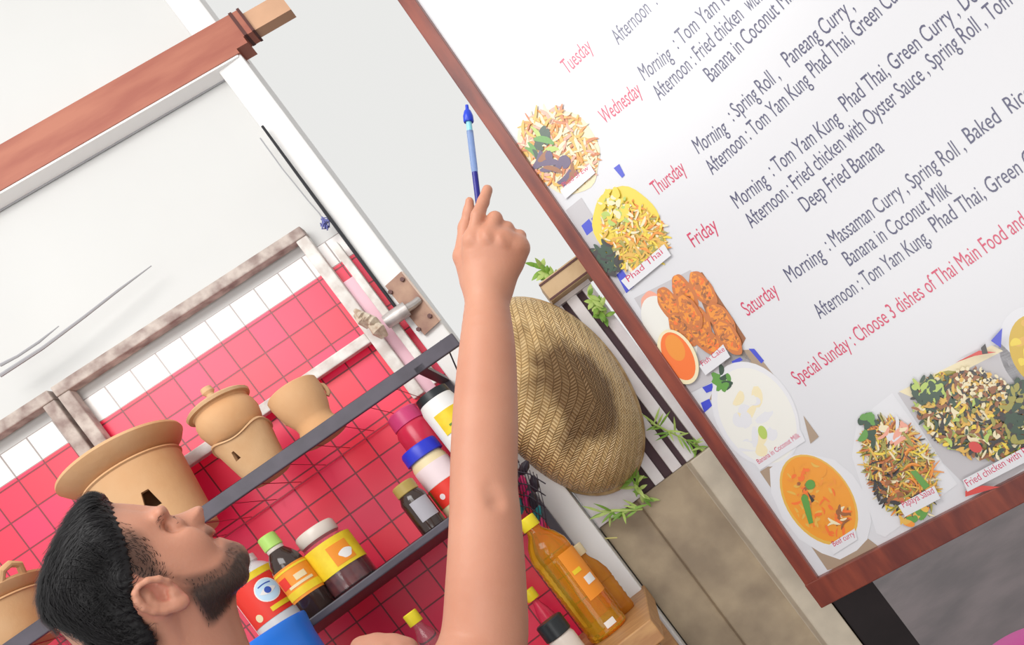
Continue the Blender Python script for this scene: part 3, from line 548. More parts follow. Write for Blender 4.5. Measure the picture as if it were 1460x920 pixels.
circ = lambda rr, sx=1.0, sz=1.0, dx=0, dz=0, n=26: [(dx+rr*sx*math.cos(q), dz+rr*sz*math.sin(q)) for q in np.linspace(0, 2*math.pi, n+1)[:-1]]
b.cyl_poly(c, r+0.0009, ac, zc, circ(R_), 2); b.cyl_poly(c, r+0.0013, ac, zc, circ(R_*0.9), 3)
eye = [(x, 0.010*math.cos(x/0.019*1.35)-0.004) for x in np.linspace(-0.019, 0.019, 11)]+[(x, -0.009*math.cos(x/0.019*1.35)-0.001) for x in np.linspace(0.019, -0.019, 11)]
b.cyl_poly(c, r+0.0017, ac, zc, eye, 2); b.cyl_poly(c, r+0.0021, ac, zc-0.001, circ(0.0075), 4)
brow = [(x, 0.013+0.003*math.cos(x*80)) for x in np.linspace(-0.015, 0.015, 7)]+[(x, 0.0105+0.003*math.cos(x*80)) for x in np.linspace(0.015, -0.015, 7)]
b.cyl_poly(c, r+0.0017, ac, zc, brow, 4); b.build('emblem', [M['lab_red'], M['lab_yellow'], M['lab_white'], M['lab_ltblue'], M['lab_blue'], M['lab_cream']], lb)
b = MB(); b.cyl_patch(c, r+0.0009, ac-18, ac+34, B0+131*k, B0+138*k, 14, 1); b.build('stripe', [M['lab_red'], M['lab_yellow']], lb)
b = MB(); b.cyl_poly(c, r+0.0009, a-38, B0+134*k, circ(0.009), 5); b.build('seal', [M['lab_red'], M['lab_yellow'], M['lab_white'], M['lab_ltblue'], M['lab_blue'], M['lab_cream']], t)
# right hand group by the arm
c, k, B0 = spot(-264, 0.26, z1)
t = thing('jar', 'small dark glass jar with a dull gold lid and grey label', 'jar', c, 'jars and bottles on the lower shelf')
b = MB(); b.lathe(c, [(18*k, 0), (20*k, 0.004), (20*k, B0+143*k), (17*k, B0+150*k), (15*k, B0+154*k), (0, B0+154*k)], 40); b.build('glass', M['dark_liquid'], t)
b = MB(); b.lathe(c, [(16*k, B0+153*k), (17*k, B0+154*k), (17*k, B0+168*k), (15*k, B0+170*k), (0, B0+170*k)], 36); b.build('lid', M['cap_gold'], t)
a = front(c); b = MB(); b.cyl_patch(c, 20.3*k, a-25, a+60, B0+106*k, B0+138*k, 24, 0); b.build('label', M['lab_grey'], t)
c, k, B0 = spot(-214, 0.21, z1)
t = thing('jar', 'jar with a bright blue lid and a red and white label', 'jar', c, 'jars and bottles on the lower shelf')
b = MB(); b.lathe(c, [(25*k, 0), (27*k, 0.004), (27*k, B0+170*k), (24*k, B0+180*k), (0, B0+180*k)], 44); b.build('body', M['lab_cream'], t)
b = MB(); b.lathe(c, [(27*k, B0+179*k), (29*k, B0+180*k), (28.5*k, B0+196*k), (27*k, B0+199*k), (0, B0+199*k)], 44); b.build('lid', M['cap_blue'], t)
a = front(c); b = MB(); b.cyl_patch(c, 27.2*k, a-80, a+90, B0+136*k, B0+166*k, 36, 0); b.cyl_patch(c, 27.2*k, a-60, a+90, B0+104*k, B0+135.5*k, 36, 1); b.cyl_patch(c, 27.2*k, a-88, a-61, B0+104*k, B0+135.5*k, 10, 2); b.cyl_poly(c, 27.6*k+0.0004, a-30, B0+118*k, circ(0.007), 0); b.build('label', [M['lab_pinkwhite'], M['lab_red'], M['lab_green']], t)
c, k, B0 = spot(-204, 0.075, z1)
t = thing('bottle', 'tall red bottle with a wide pink cap at the wall behind the blue-lidded jar', 'bottle', c, 'jars and bottles on the lower shelf')
b = MB(); b.lathe(c, [(25*k, 0), (26*k, 0.005), (26*k, B0+222*k), (22*k, B0+231*k), (0, B0+231*k)], 40); b.build('body', M['pinkred_body'], t)
b = MB(); b.lathe(c, [(22*k, B0+230*k), (24*k, B0+231*k), (23*k, B0+251*k), (21*k, B0+253*k), (0, B0+253*k)], 40); b.build('cap', M['cap_pink'], t)
c, k, B0 = spot(-154, 0.25, z1)
t = thing('tub', 'tall white tub with a black lid and yellow label, half hidden by the raised arm', 'tub', c, 'jars and bottles on the lower shelf')
b = MB(); b.lathe(c, [(24*k, 0), (26*k, 0.004), (28*k, B0+226*k), (25*k, B0+238*k), (0, B0+238*k)], 44); b.build('body', M['plastic_white'], t)
b = MB(); b.lathe(c, [(25*k, B0+236*k), (26*k, B0+237*k), (25*k, B0+248*k), (0, B0+249*k)], 44); b.build('lid', M['cap_black'], t)
a = front(c); b = MB(); b.cyl_patch(c, 28.0*k, a-35, a+75, B0+182*k, B0+214*k, 24, 0); b.cyl_patch(c, 28.6*k, a-10, a+75, B0+190*k, B0+193*k, 24, 1); b.build('label', [M['lab_yellow'], M['lab_green']], t)
# snack packets at the shelf end
def packet(name, X, o, z, w, h, m, label, tilt):
    c, k, B0 = spot(X, o, z); b = MB(); nx, nz = 6, 8; vs = []; 
    for sg in (-1, 1):
        for j in range(nz+1):
            for i in range(nx+1):
                u = i/nx*2-1; v = j/nz*2-1; th = 0.014*max(0, (1-u**4)*(1-v**4))
                vs.append((c[0]+u*w/2+tilt*(v+1)*h/2, c[1]+WK*u*w/2+sg*th, z+(v+1)*h/2+0.002*math.sin(9*u)))
    fs = []; N = (nx+1)*(nz+1)
    for j in range(nz):
        for i in range(nx):
            q = j*(nx+1)+i; fs.append((q, q+1, q+nx+2, q+nx+1)); fs.append((N+q, N+q+nx+1, N+q+nx+2, N+q+1))
    b.add(vs, fs); return b.build(name, M[m], None, label=label, cat='packet', group='packets by the shelf upright')
ex = thing('hanging_bag', 'dark mesh bag of pink and teal packets hanging beside the basket', 'bag', at(752, 700, 1.95))
for i, (px, py, m) in enumerate(((745, 690, 'packet_pink'), (752, 712, 'packet_pink'), (741, 722, 'packet_teal'), (766, 733, 'packet_teal'), (747, 668, 'packet_black'), (762, 690, 'packet_black'), (760, 715, 'packet_black'), (734, 700, 'packet_pink'), (770, 748, 'packet_pink'))):
    p = at(px, py, 1.97+0.008*(i % 3)); b = MB(); d1 = np.array([0.5+0.3*math.sin(i*2), 0, 0.6+0.3*math.cos(i)]); d1 /= np.linalg.norm(d1)
    b.tube([p-d1*0.02, p-d1*0.008, p+d1*0.008, p+d1*0.02], [0.004, 0.011, 0.011, 0.004], 8); b.build('packet', M[m], ex)
b = MB()
for i in range(8):
    x = 736+i*5; b.tube([at(x-6, 655+i*3, 1.952), at(x+4, 690+i*4, 1.945), at(x+10, 728+i*4, 1.955)], 0.0010, 5)
for i in range(4): b.tube([at(735, 672+i*16, 1.95), at(755, 676+i*16, 1.944), at(778, 690+i*17, 1.953)], 0.0016, 5)
b.tube([at(740, 660, 1.95), at(728, 640, 1.95), at(700, 610, 1.95), at(672, 575, 1.93), at(640, 500, 1.872), at(628, 486, 1.853)], 0.002, 6)
b.build('net', M['packet_black'], ex)

# oil bottles, jars on the counter
zc_ = ZC+0.0005
def oil_bottle(X, o, R_, ztop, name, label, cap, body, lab):
    c, k, B0 = spot(X, o, zc_); t = thing('bottle', label, 'bottle', c, 'bottles on the counter'); H = B0+ztop*k
    prof = [(R_*0.9*k, 0), (R_*k, 0.006)]; zz = 0.02
    while zz < H-0.11: prof += [(R_*k, zz), (R_*0.95*k, zz+0.007)]; zz += 0.016
    prof += [(R_*k, H-0.105), (R_*0.97*k, H-0.085), (R_*0.75*k, H-0.06), (R_*0.45*k, H-0.042), (R_*0.37*k, H-0.034), (R_*0.37*k, H-0.024), (0, H-0.024)]
    b = MB(); b.lathe(c, prof, 44); b.build('body', M[body], t)
    rc = max(R_*0.44*k, 0.016); b = MB(); b.lathe(c, [(rc*0.97, H-0.028), (rc, H-0.027), (rc, H-0.002), (rc*0.9, H), (0, H)], 32); b.build('cap', M[cap], t)
    a = front(c)
    if lab:
        b = MB(); b.cyl_patch(c, R_*k*1.005, a+8, a+80, H-0.23, H-0.11, 20, 0); b.cyl_patch(c, R_*k*1.005+0.0008, a+30, a+62, H-0.20, H-0.18, 12, 1); b.cyl_patch(c, R_*k*1.005+0.0008, a+14, a+40, H-0.165, H-0.155, 12, 2); b.cyl_patch(c, R_*k*1.005, a+0, a+30, H-0.30, H-0.285, 12, 1)
        b.build('label', [M['lab_orange'], M['lab_white'], M['lab_yellow']], t)
oil_bottle(-153, 0.30, 31, 26, 'b', 'large yellow cooking oil bottle with a yellow cap, just right of the raised arm', 'cap_yellow', 'oil', True)
oil_bottle(-120, 0.20, 19, -48, 'b', 'amber bottle with a cream cap next to the wooden counter end', 'lab_cream', 'oil_orange', False)
oil_bottle(-366, 0.34, 20, 17, 'b', 'small bottle with a yellow cap behind the fingers at the bottom edge', 'cap_yellow', 'glass', False)
c, k, B0 = spot(-366, 0.34, zc_); 
oil_bottle(-212, 0.14, 13, -58, 'b', 'small yellow-capped bottle standing low against the pink tiles by the arm', 'cap_yellow', 'pinkred_body', False)
c, k, B0 = spot(-214, 0.36, zc_)
t = thing('jar', 'glass jar with a black lid beside the foot of the yellow oil bottle', 'jar', c)
b = MB(); b.lathe(c, [(19*k, 0), (21*k, 0.004), (21*k, B0-144*k), (18*k, B0-136*k), (0, B0-136*k)], 40); b.build('glass', M['lid_clear'], t)
b = MB(); b.lathe(c, [(20*k, B0-137*k), (21*k, B0-136*k), (21*k, B0-112*k), (19*k, B0-110*k), (0, B0-110*k)], 40); b.build('lid', M['cap_black'], t)
# blue bucket standing on the counter in front of the rack
c, k, B0 = spot(-566, 0.43, zc_)
t = thing('bucket', 'bright blue plastic bucket whose rim shows below the red-labelled jar', 'bucket', c)
H = B0+112*k; R_ = 78*k
b = MB(); b.lathe(c, [(0, 0), (R_*0.7, 0), (R_*0.72, 0.01), (R_*0.93, H-0.045), (R_*0.965, H-0.02), (R_*0.99, H-0.006), (R_*0.985, H), (R_*0.95, H+0.001), (R_*0.90, H-0.03), (R_*0.69, 0.012), (0, 0.01)], 56); b.build('shell', M['plastic_blue'], t)
for s_ in (-1, 1):
    b = MB(); d_ = np.array([0.25, -0.96, 0])*s_; b.tube([c+d_*R_*0.95+[0, 0, H-0.035], c+d_*R_*1.01+[0, 0, H-0.035]], 0.010, 12); b.build('handle_lug', M['plastic_blue'], t)

# ------------------------------------------------------------------ slatted panel, planter, basket, herbs
M['slat'] = mat('white_slat', (0.82, 0.79, 0.80), 0.5, var2=(0.72, 0.66, 0.68), vscale=14)
M['slat_back'] = mat('dark_backing', (0.085, 0.045, 0.055), 0.7)
YS = 2.185; kz = YS/F
sp = thing('slatted_panel', 'white slatted panel with dark gaps standing on the concrete ledge', 'slatted panel', un(20, -50, YS))
zb_, zt_ = 1.3105, CAMZ+238*kz
b = MB(); b.box(-76*kz, 124*kz, YS+0.018, YS+0.034, zb_, zt_); b.build('backing', M['slat_back'], sp, smooth=False)
for X0, X1 in ((-76, 1.5), (24, 40.5), (54.5, 71), (80, 97), (108, 123)):
    b = MB(); b.box(X0*kz, X1*kz, YS, YS+0.018, zb_, zt_); b.build('slat', M['slat'], sp, smooth=False, bevel=0.0015)
b = MB(); b.box(-76*kz, 124*kz, YS-0.004, YS+0.036, zt_, zt_+0.012); b.build('top_bar', M['slat'], sp, smooth=False)
M['planter'] = mat('planter_wood', (0.60, 0.42, 0.24), 0.6, var2=(0.45, 0.28, 0.14), vscale=12)
M['leaf'] = mat('herb_leaf', (0.25, 0.42, 0.06), 0.5, var2=(0.13, 0.28, 0.03), vscale=30); M['leaf_pale'] = mat('pale_leaf', (0.50, 0.62, 0.20), 0.5, var2=(0.35, 0.5, 0.1), vscale=30); M['straw'] = mat('straw', (0.66, 0.60, 0.22), 0.6)
zp = zt_+0.0125
pt = thing('planter_box', 'small wooden planter box with herbs on top of the slatted panel', 'planter', (0.18, YS, zp))
b = MB(); x0, x1 = 62*kz, 132*kz
b.box(x0, x1, YS-0.05, YS-0.04, zp, zp+0.055); b.box(x0, x1, YS+0.05, YS+0.06, zp, zp+0.055); b.box(x0, x0+0.01, YS-0.04, YS+0.05, zp, zp+0.055); b.box(x1-0.01, x1, YS-0.04, YS+0.05, zp, zp+0.055); b.box(x0+0.01, x1-0.01, YS-0.04, YS+0.05, zp, zp+0.01)
b.build('box', M['planter'], pt, smooth=False)
b = MB(); b.box(x0-0.002, x1+0.002, YS-0.053, YS-0.0502, zp+0.002, zp+0.007); b.box(x0-0.002, x1+0.002, YS-0.053, YS-0.0502, zp+0.046, zp+0.051); b.build('batten', M['dark_band'], pt, smooth=False)
def leaf(b, p, d, L, w, mi=0):
    d = np.array(d, float); d /= np.linalg.norm(d); up = np.array([0.3, -1, 0.2]); sd_ = np.cross(d, up); sd_ /= np.linalg.norm(sd_); nn = np.cross(sd_, d)
    vs = []; n = 5
    for i in range(n+1):
        f = i/n; ww = w*math.sin(math.pi*min(1, f*0.92+0.06)); q = np.array(p)+d*L*f-nn*L*0.18*f*f
        vs += [q-sd_*ww/2, q+nn*ww*0.15, q+sd_*ww/2]
    fs = []
    for i in range(n):
        o = i*3; fs += [(o, o+1, o+4, o+3), (o+1, o+2, o+5, o+4)]
    b.add(vs, fs, mi)
def sprig(name, p0, p1, n, L, w, mats, label=None, cat=None, parent=None, spread=1.0, sag=0.0, group=None):
    b = MB(); p0 = np.array(p0); p1 = np.array(p1); ax = p1-p0; al = np.linalg.norm(ax); ax = ax/al
    pts = [p0+(p1-p0)*f+np.array([0, -0.01*math.sin(f*3), -sag*f*f]) for f in np.linspace(0, 1, 6)]; b.tube(pts, [0.003, 0.0028, 0.0025, 0.002, 0.0015, 0.001], 6, 0)
    for i in range(n):
        f = random.random(); j = min(4, int(f*5)); q = pts[j]+(pts[j+1]-pts[j])*(f*5-j); dv = ax*random.uniform(-0.2, 1)+np.array([random.uniform(-1, 1), random.uniform(-0.8, 0.1), random.uniform(-1, 1)])*spread
        leaf(b, q, dv, L*random.uniform(0.6, 1.2), w, random.randint(0, len(mats)-1))
    return b.build(name, mats, parent, label=label, cat=cat, group=group)
sprig('herbs', (x0+0.04, YS-0.0, zp+0.04), (x0+0.03, YS-0.01, zp+0.10), 26, 0.035, 0.014, [M['leaf'], M['leaf_pale']], parent=pt)
hg = 'loose herb sprigs on the slatted panel'
sprig('herb_sprig', at(838, 420, YS-0.03), at(862, 452, YS-0.012), 26, 0.035, 0.013, [M['leaf_pale'], M['leaf']], 'pale green herb sprig hanging between the basket top and the wooden frame', 'herb sprig', spread=0.8, group=hg)
sprig('herb_sprig', at(928, 603, YS-0.02), at(1002, 640, YS-0.012), 30, 0.045, 0.006, [M['leaf_pale'], M['leaf'], M['leaf_pale']], 'thin-leaved green sprig caught on the slats right of the basket', 'herb sprig', spread=0.6, group=hg)
sprig('herb_sprig', at(895, 672, YS-0.03), at(918, 712, YS-0.02), 20, 0.04, 0.010, [M['leaf'], M['leaf_pale']], 'leafy green sprig tucked under the lower right of the basket', 'herb sprig', spread=0.7, group=hg)
sprig('herb_sprig', at(916, 726, YS-0.045), at(860, 731, YS-0.04), 24, 0.05, 0.007, [M['leaf_pale'], M['leaf']], 'feathery green sprig lying along the concrete ledge', 'herb sprig', spread=0.4, group=hg)
M['leaf_shadow'] = mat('shadow_leaf', (0.32, 0.36, 0.27), 0.7, var=0.2, vscale=30)  # grey-green of a shadow put into the leaf colour
sprig('herb_sprig', at(815, 728, YS-0.035), at(842, 758, YS-0.02), 14, 0.035, 0.012, [M['leaf_shadow']], 'grey-green sprig standing in for the shadow under the basket against the white panel', 'herb sprig', spread=0.7, group=hg)
b = MB(); b.tube([at(848, 764, 2.168), at(862, 768, 2.166), at(880, 767, 2.168)], 0.0022, 6); b.build('straw', M['straw'], label='short yellow straw stuck to the concrete below the ledge', cat='straw')

def weave_mat():
    m = bpy.data.materials.new('bamboo_weave'); m.use_nodes = True; nt = m.node_tree; bs_ = nt.nodes['Principled BSDF']; N = nt.nodes.new; L = nt.links.new
    uv = N('ShaderNodeUVMap'); sx = N('ShaderNodeSeparateXYZ'); L(uv.outputs[0], sx.inputs[0])
    def math_(op, a, b_=None, c_=None):
        n = N('ShaderNodeMath'); n.operation = op
        for i, v in enumerate((a, b_, c_)):
            if v is None: continue
            if isinstance(v, (int, float)): n.inputs[i].default_value = v
            else: L(v, n.inputs[i])
        return n.outputs[0]
    u = sx.outputs[0]; v = sx.outputs[1]
    # herringbone: columns of slanted strands whose slope flips
    colw = 0.015; cu = math_('DIVIDE', u, colw); tri = math_('PINGPONG', cu, 1.0)
    ph = math_('ADD', math_('MULTIPLY', v, 1/0.0085), math_('MULTIPLY', tri, 1.5))
    strand = math_('PINGPONG', ph, 0.5); h1 = math_('POWER', math_('MULTIPLY', strand, 2.0), 0.6)
    edge = math_('PINGPONG', cu, 0.5); h2 = math_('SMOOTH_MIN', h1, math_('MULTIPLY', edge, 6.0), 0.2)
    ns = N('ShaderNodeTexNoise'); ns.inputs['Scale'].default_value = 9; ns.inputs['Detail'].default_value = 5; tc = N('ShaderNodeTexCoord'); L(tc.outputs['Object'], ns.inputs['Vector'])
    wn = N('ShaderNodeTexWhiteNoise'); wn.noise_dimensions = '2D'; cx = N('ShaderNodeCombineXYZ'); L(math_('FLOOR', ph), cx.inputs[0]); L(math_('FLOOR', cu), cx.inputs[1]); L(cx.outputs[0], wn.inputs['Vector'])
    r = N('ShaderNodeValToRGB'); r.color_ramp.elements[0].color = (0.22, 0.11, 0.04, 1); r.color_ramp.elements[1].color = (0.82, 0.60, 0.31, 1)
    e = r.color_ramp.elements.new(0.35); e.color = (0.64, 0.41, 0.17, 1)
    L(math_('ADD', math_('MULTIPLY', h2, 0.62), math_('MULTIPLY', wn.outputs['Value'], 0.38)), r.inputs[0])
    # scorched patch with its own outline around the tip
    at_ = N('ShaderNodeAttribute'); at_.attribute_name = 'scorch'; mk = N('ShaderNodeMath'); mk.operation = 'ADD'; L(at_.outputs['Fac'], mk.inputs[0]); L(math_('MULTIPLY', math_('SUBTRACT', ns.outputs['Fac'], 0.5), 1.1), mk.inputs[1])
    rm = N('ShaderNodeValToRGB'); rm.color_ramp.elements[0].position = 0.42; rm.color_ramp.elements[1].position = 0.75; L(mk.outputs[0], rm.inputs[0])
    mx = N('ShaderNodeMix'); mx.data_type = 'RGBA'; mx.blend_type = 'MULTIPLY'; L(math_('MULTIPLY', rm.outputs[0], 0.85), mx.inputs[0]); L(r.outputs[0], mx.inputs[6]); mx.inputs[7].default_value = (0.15, 0.095, 0.07, 1)
    L(mx.outputs[2], bs_.inputs['Base Color']); bs_.inputs['Roughness'].default_value = 0.45
    bp_ = N('ShaderNodeBump'); bp_.inputs['Strength'].default_value = 0.9; bp_.inputs['Distance'].default_value = 0.004; L(h2, bp_.inputs['Height']); L(bp_.outputs[0], bs_.inputs['Normal'])
    return m
M['weave'] = weave_mat(); M['cane'] = mat('cane_rim', (0.62, 0.44, 0.22), 0.5, var2=(0.40, 0.24, 0.10), vscale=40)
YB = 2.05; kb = YB/F
bk = thing('bamboo_basket', 'large woven bamboo basket hung dome outward on the slatted panel', 'basket', un(-12, 145, YS))
bcx, bcz = -12*kb, CAMZ+145*kb; ax_, az_ = 101*kb, 166*kb; dep = 0.20
def basket_shell(scale):
    nR, nA = 40, 96; vs = []; uvs = []; sc = []
    for i in range(nR+1):
        f = i/nR; ph_ = f*math.pi/2; rr = math.sin(ph_)**0.92; dd = dep*(math.cos(ph_))**0.8*scale
        for j in range(nA):
            a = 2*math.pi*j/nA; x = math.cos(a)*ax_*rr*scale; z = math.sin(a)*az_*rr*scale
            w = 1+0.008*math.sin(5*a+7*f)
            vs.append((bcx+x*w+0.070*(1-rr), YS-0.022-dd, bcz+z*w-0.075*(1-rr))); uvs.append((1.15*(0.8*x-0.6*z), 1.1*(0.6*x+0.8*z)))
            sc.append(max(0, 1.05-f*1.6))
    fs = [(i*nA+j, i*nA+(j+1) % nA, (i+1)*nA+(j+1) % nA, (i+1)*nA+j) for i in range(nR) for j in range(nA)]
    return vs, fs, uvs, sc
vs, fs, uvs, sc = basket_shell(1.0); v2, f2, u2, s2 = basket_shell(0.965)
b = MB(); b.add(vs, [f[::1] for f in fs]); b.add(v2, [f[::-1] for f in f2]); nA = 96; N1 = len(vs); o1 = 40*nA
b.f += [(o1+j, o1+(j+1) % nA, N1+o1+(j+1) % nA, N1+o1+j) for j in range(nA)]; b.m += [0]*nA
o = b.build('weave', M['weave'], bk)
uvl = o.data.uv_layers.new(name='UVMap'); al = uvs+u2
for l in o.data.loops: uvl.data[l.index].uv = al[l.vertex_index]
at_ = o.data.attributes.new('scorch', 'FLOAT', 'POINT'); at_.data.foreach_set('value', sc+s2)
rim = [(bcx+math.cos(a)*ax_*1.0, YS-0.016, bcz+math.sin(a)*az_*1.0) for a in np.linspace(0, 2*math.pi, 65)]
b = MB(); b.tube(rim, 0.008, 8, cap=False); b.build('rim', M['cane'], bk)
b = MB(); b.tube([(bcx, YS-0.016, bcz+az_), (bcx+0.005, YS-0.02, bcz+az_+0.05), (bcx+0.012, YS-0.0, bcz+az_+0.07)], 0.004, 6); b.build('hanging_loop', M['cane'], bk)
M['shade_dark'] = mat('shade_dark', (0.016, 0.011, 0.012), 0.8, var=0.3, vscale=6)  # box added to darken the shaded gap beside the low wall
dbx = thing('shade_box', 'added dark box filling the shaded gap between the concrete wall and the menu board', 'box', (0.28, 2.3, 0))
b = MB(); b.box(0.226, 0.34, 2.15, 2.45, 0.0, 0.86); b.build('body', M['shade_dark'], dbx, smooth=False, bevel=0.004)
b = MB(); b.box(0.2245, 0.342, 2.148, 2.452, 0.8605, 0.88); b.build('lid', M['shade_dark'], dbx, smooth=False, bevel=0.003)
# pink stool on the floor at the corner of the photo
M['plastic_pink'] = mat('pink_plastic', (0.62, 0.02, 0.30), 0.4)
stc = np.array([0.63, 2.62, 0]); t = thing('stool', 'magenta plastic stool on the concrete floor in the lower right corner', 'stool', stc)
zst = 0.215
b = MB(); b.lathe(stc, [(0.0, zst), (0.12, zst), (0.14, zst-0.008), (0.145, zst-0.02), (0.14, zst-0.04), (0.13, zst-0.04), (0.12, zst-0.012), (0.0, zst-0.012)], 40); b.build('seat', M['plastic_pink'], t)
for k_ in range(4):
    a = math.pi/4+k_*math.pi/2; d_ = np.array([math.cos(a), math.sin(a), 0]); b = MB(); b.tube([stc+d_*0.115+[0, 0, zst-0.012], stc+d_*0.17], [0.022, 0.018], 10); b.build('leg', M['plastic_pink'], t)

# ------------------------------------------------------------------ the man
HP_C = at(215, 800, 1.05); HW = (HP_C-CAM)/np.linalg.norm(HP_C-CAM)
_R = np.array([CA, 0, -SA]); _U = np.array([SA, 0, CA])
HE1 = _R-HW*(_R @ HW); HE1 /= np.linalg.norm(HE1)
HE2 = _U-HW*(_U @ HW); HE2 -= HE1*(HE2 @ HE1); HE2 /= np.linalg.norm(HE2)
def hab(px, py, l=0.0):         # head-plane coordinates of a photo point lying l metres on the near side
    d = ray(px, py); t = ((HP_C-CAM) @ HW-l)/(d @ HW); q = d*t-(HP_C-CAM); return np.array([q @ HE1, q @ HE2])
def hpt(px, py, l): a = hab(px, py, l); return np.array([a[0], a[1], l])
def poly2d(pts): return np.array([hab(x, y) for x, y in pts])
def sd_poly(P, V):              # signed distance, positive inside
    d = np.full(len(P), 1e9); ins = np.zeros(len(P), bool); n = len(V)
    for i in range(n):
        a = V[i]; b_ = V[(i+1) % n]; e = b_-a; w = P-a; t = np.clip((w @ e)/(e @ e), 0, 1); q = w-t[:, None]*e; d = np.minimum(d, (q*q).sum(1))
        c1 = (a[1] > P[:, 1]) != (b_[1] > P[:, 1]); xx = a[0]+(P[:, 1]-a[1])/(b_[1]-a[1]+1e-12)*(b_[0]-a[0]); ins ^= c1 & (P[:, 0] < xx)
    d = np.sqrt(d); return np.where(ins, d, -d)
GA0, GB0, GH, GN = -0.30, -0.36, 0.001, (620, 560)
_ga = GA0+GH*np.arange(GN[0]); _gb = GB0+GH*np.arange(GN[1]); _A, _B = np.meshgrid(_ga, _gb, indexing='ij'); _GP = np.stack([_A.ravel(), _B.ravel()], 1)
def blur(a, s):
    r = int(3*s); k = np.exp(-0.5*(np.arange(-r, r+1)/s)**2); k /= k.sum()
    for ax in (0, 1):
        p = np.pad(a, [(r, r) if i == ax else (0, 0) for i in (0, 1)], mode='edge'); out = 0
        for i, w in enumerate(k): out = out+w*np.take(p, range(i, i+a.shape[ax]), ax)
        a = out
    return a
def grid_sd(pts, mix=True):
    g = sd_poly(_GP, poly2d(pts)).reshape(GN)
    if not mix: return blur(g, 1.5)
    gb = blur(g, 7.0); gs = blur(g, 1.2); m = np.clip((g-0.006)/0.02, 0, 1); return gs*(1-m)+gb*m
def look(g, a, b_):
    x = np.clip((a-GA0)/GH, 0, GN[0]-1.001); y = np.clip((b_-GB0)/GH, 0, GN[1]-1.001); i = x.astype(int); j = y.astype(int); fx = x-i; fy = y-j
    return (g[i, j]*(1-fx)+g[i+1, j]*fx)*(1-fy)+(g[i, j+1]*(1-fx)+g[i+1, j+1]*fx)*fy
BACK = [(372, 965), (385, 1000), (200, 1000), (170, 975), (138, 946), (104, 921), (82, 899), (71, 875), (66, 850), (68, 825), (76, 795), (90, 765), (106, 740), (128, 723)]
JAW = [(347, 777), (352, 783), (356, 791), (357.5, 801), (354, 811), (346, 825), (340, 837), (337, 848), (338, 862), (344, 886), (351, 904), (358, 925)]
FULL = [(154, 716.5), (183, 718), (209, 720.4), (227, 723.5), (234, 728), (239, 733), (243.5, 735.5), (252, 733), (261, 730), (270, 725.8), (278, 722), (284, 720.3), (288.5, 721.8), (291, 726.5), (291.3, 734), (290, 741), (291.5, 746), (297, 748.5), (303.5, 752), (308.5, 757), (309.3, 761), (304, 765), (307.5, 767), (314.5, 765), (322, 768), (331, 770.5), (340, 773)]+JAW+BACK
BASE = [(154, 718), (183, 720), (209, 723), (227, 727), (234, 735), (246, 745), (262, 751), (280, 756), (295, 761), (303, 765), (312, 770), (325, 774.5), (338, 778), (346, 784), (351, 793), (352.5, 801), (350, 810), (343, 824), (337, 836), (335, 848), (336, 862), (342, 886), (349, 904), (356, 925)]+BACK
G_FULL = grid_sd(FULL); G_BASE = grid_sd(BASE)
def smin(a, b_, k):
    h = np.clip(0.5+0.5*(b_-a)/k, 0, 1); return b_*(1-h)+a*h-k*h*(1-h)
def smax(a, b_, k): return -smin(-a, -b_, k)
def cone(P, a, b_, ra, rb):
    a = np.asarray(a, float); b_ = np.asarray(b_, float); e = b_-a; w = P-a; h = np.clip((w @ e)/(e @ e), 0, 1); q = w-h[:, None]*e; return np.sqrt((q*q).sum(1))-(ra+h*(rb-ra))
def chain(P, pts, rs, k=0.0):
    d = None
    for i in range(len(pts)-1):
        c = cone(P, pts[i], pts[i+1], rs[i], rs[i+1]); d = c if d is None else (smin(d, c, k) if k else np.minimum(d, c))
    return d
def ell3(P, c, r):
    q = (P-np.asarray(c))/np.asarray(r); l = np.sqrt((q*q).sum(1)); return (l-1)*min(r)
def sstep(x, a, b_): t = np.clip((x-a)/(b_-a), 0, 1); return t*t*(3-2*t)
_na = hab(150, 780)[0]; _nb = hab(345, 780)[0]
_ny0 = hab(250, 865)[1]; _ny1 = hab(250, 935)[1]
def inflate(g, a, b_, l, w, R):
    q = np.minimum(np.abs(l)/w, 1); gg = R*(1-np.sqrt(1-q*q*0.9999))+np.maximum(np.abs(l)-w, 0)*1.6; return gg-g
def head_local(P):
    q = P-HP_C; return q @ HE1, q @ HE2, -(q @ HW)
EAR_PATH = [hpt(x, y, l) for x, y, l in ((246, 838, 0.080), (238, 830, 0.085), (226, 826.5, 0.089), (211, 829, 0.091), (199, 837, 0.092), (194, 847, 0.092), (197, 858, 0.091), (206, 867, 0.090), (220, 872, 0.088), (236, 872, 0.086), (248, 868.5, 0.084))]
EAR_IN = [hpt(x, y, l) for x, y, l in ((212, 848, 0.0865), (214, 857, 0.0865), (223, 862, 0.086), (236, 862, 0.084), (246, 858, 0.082))]
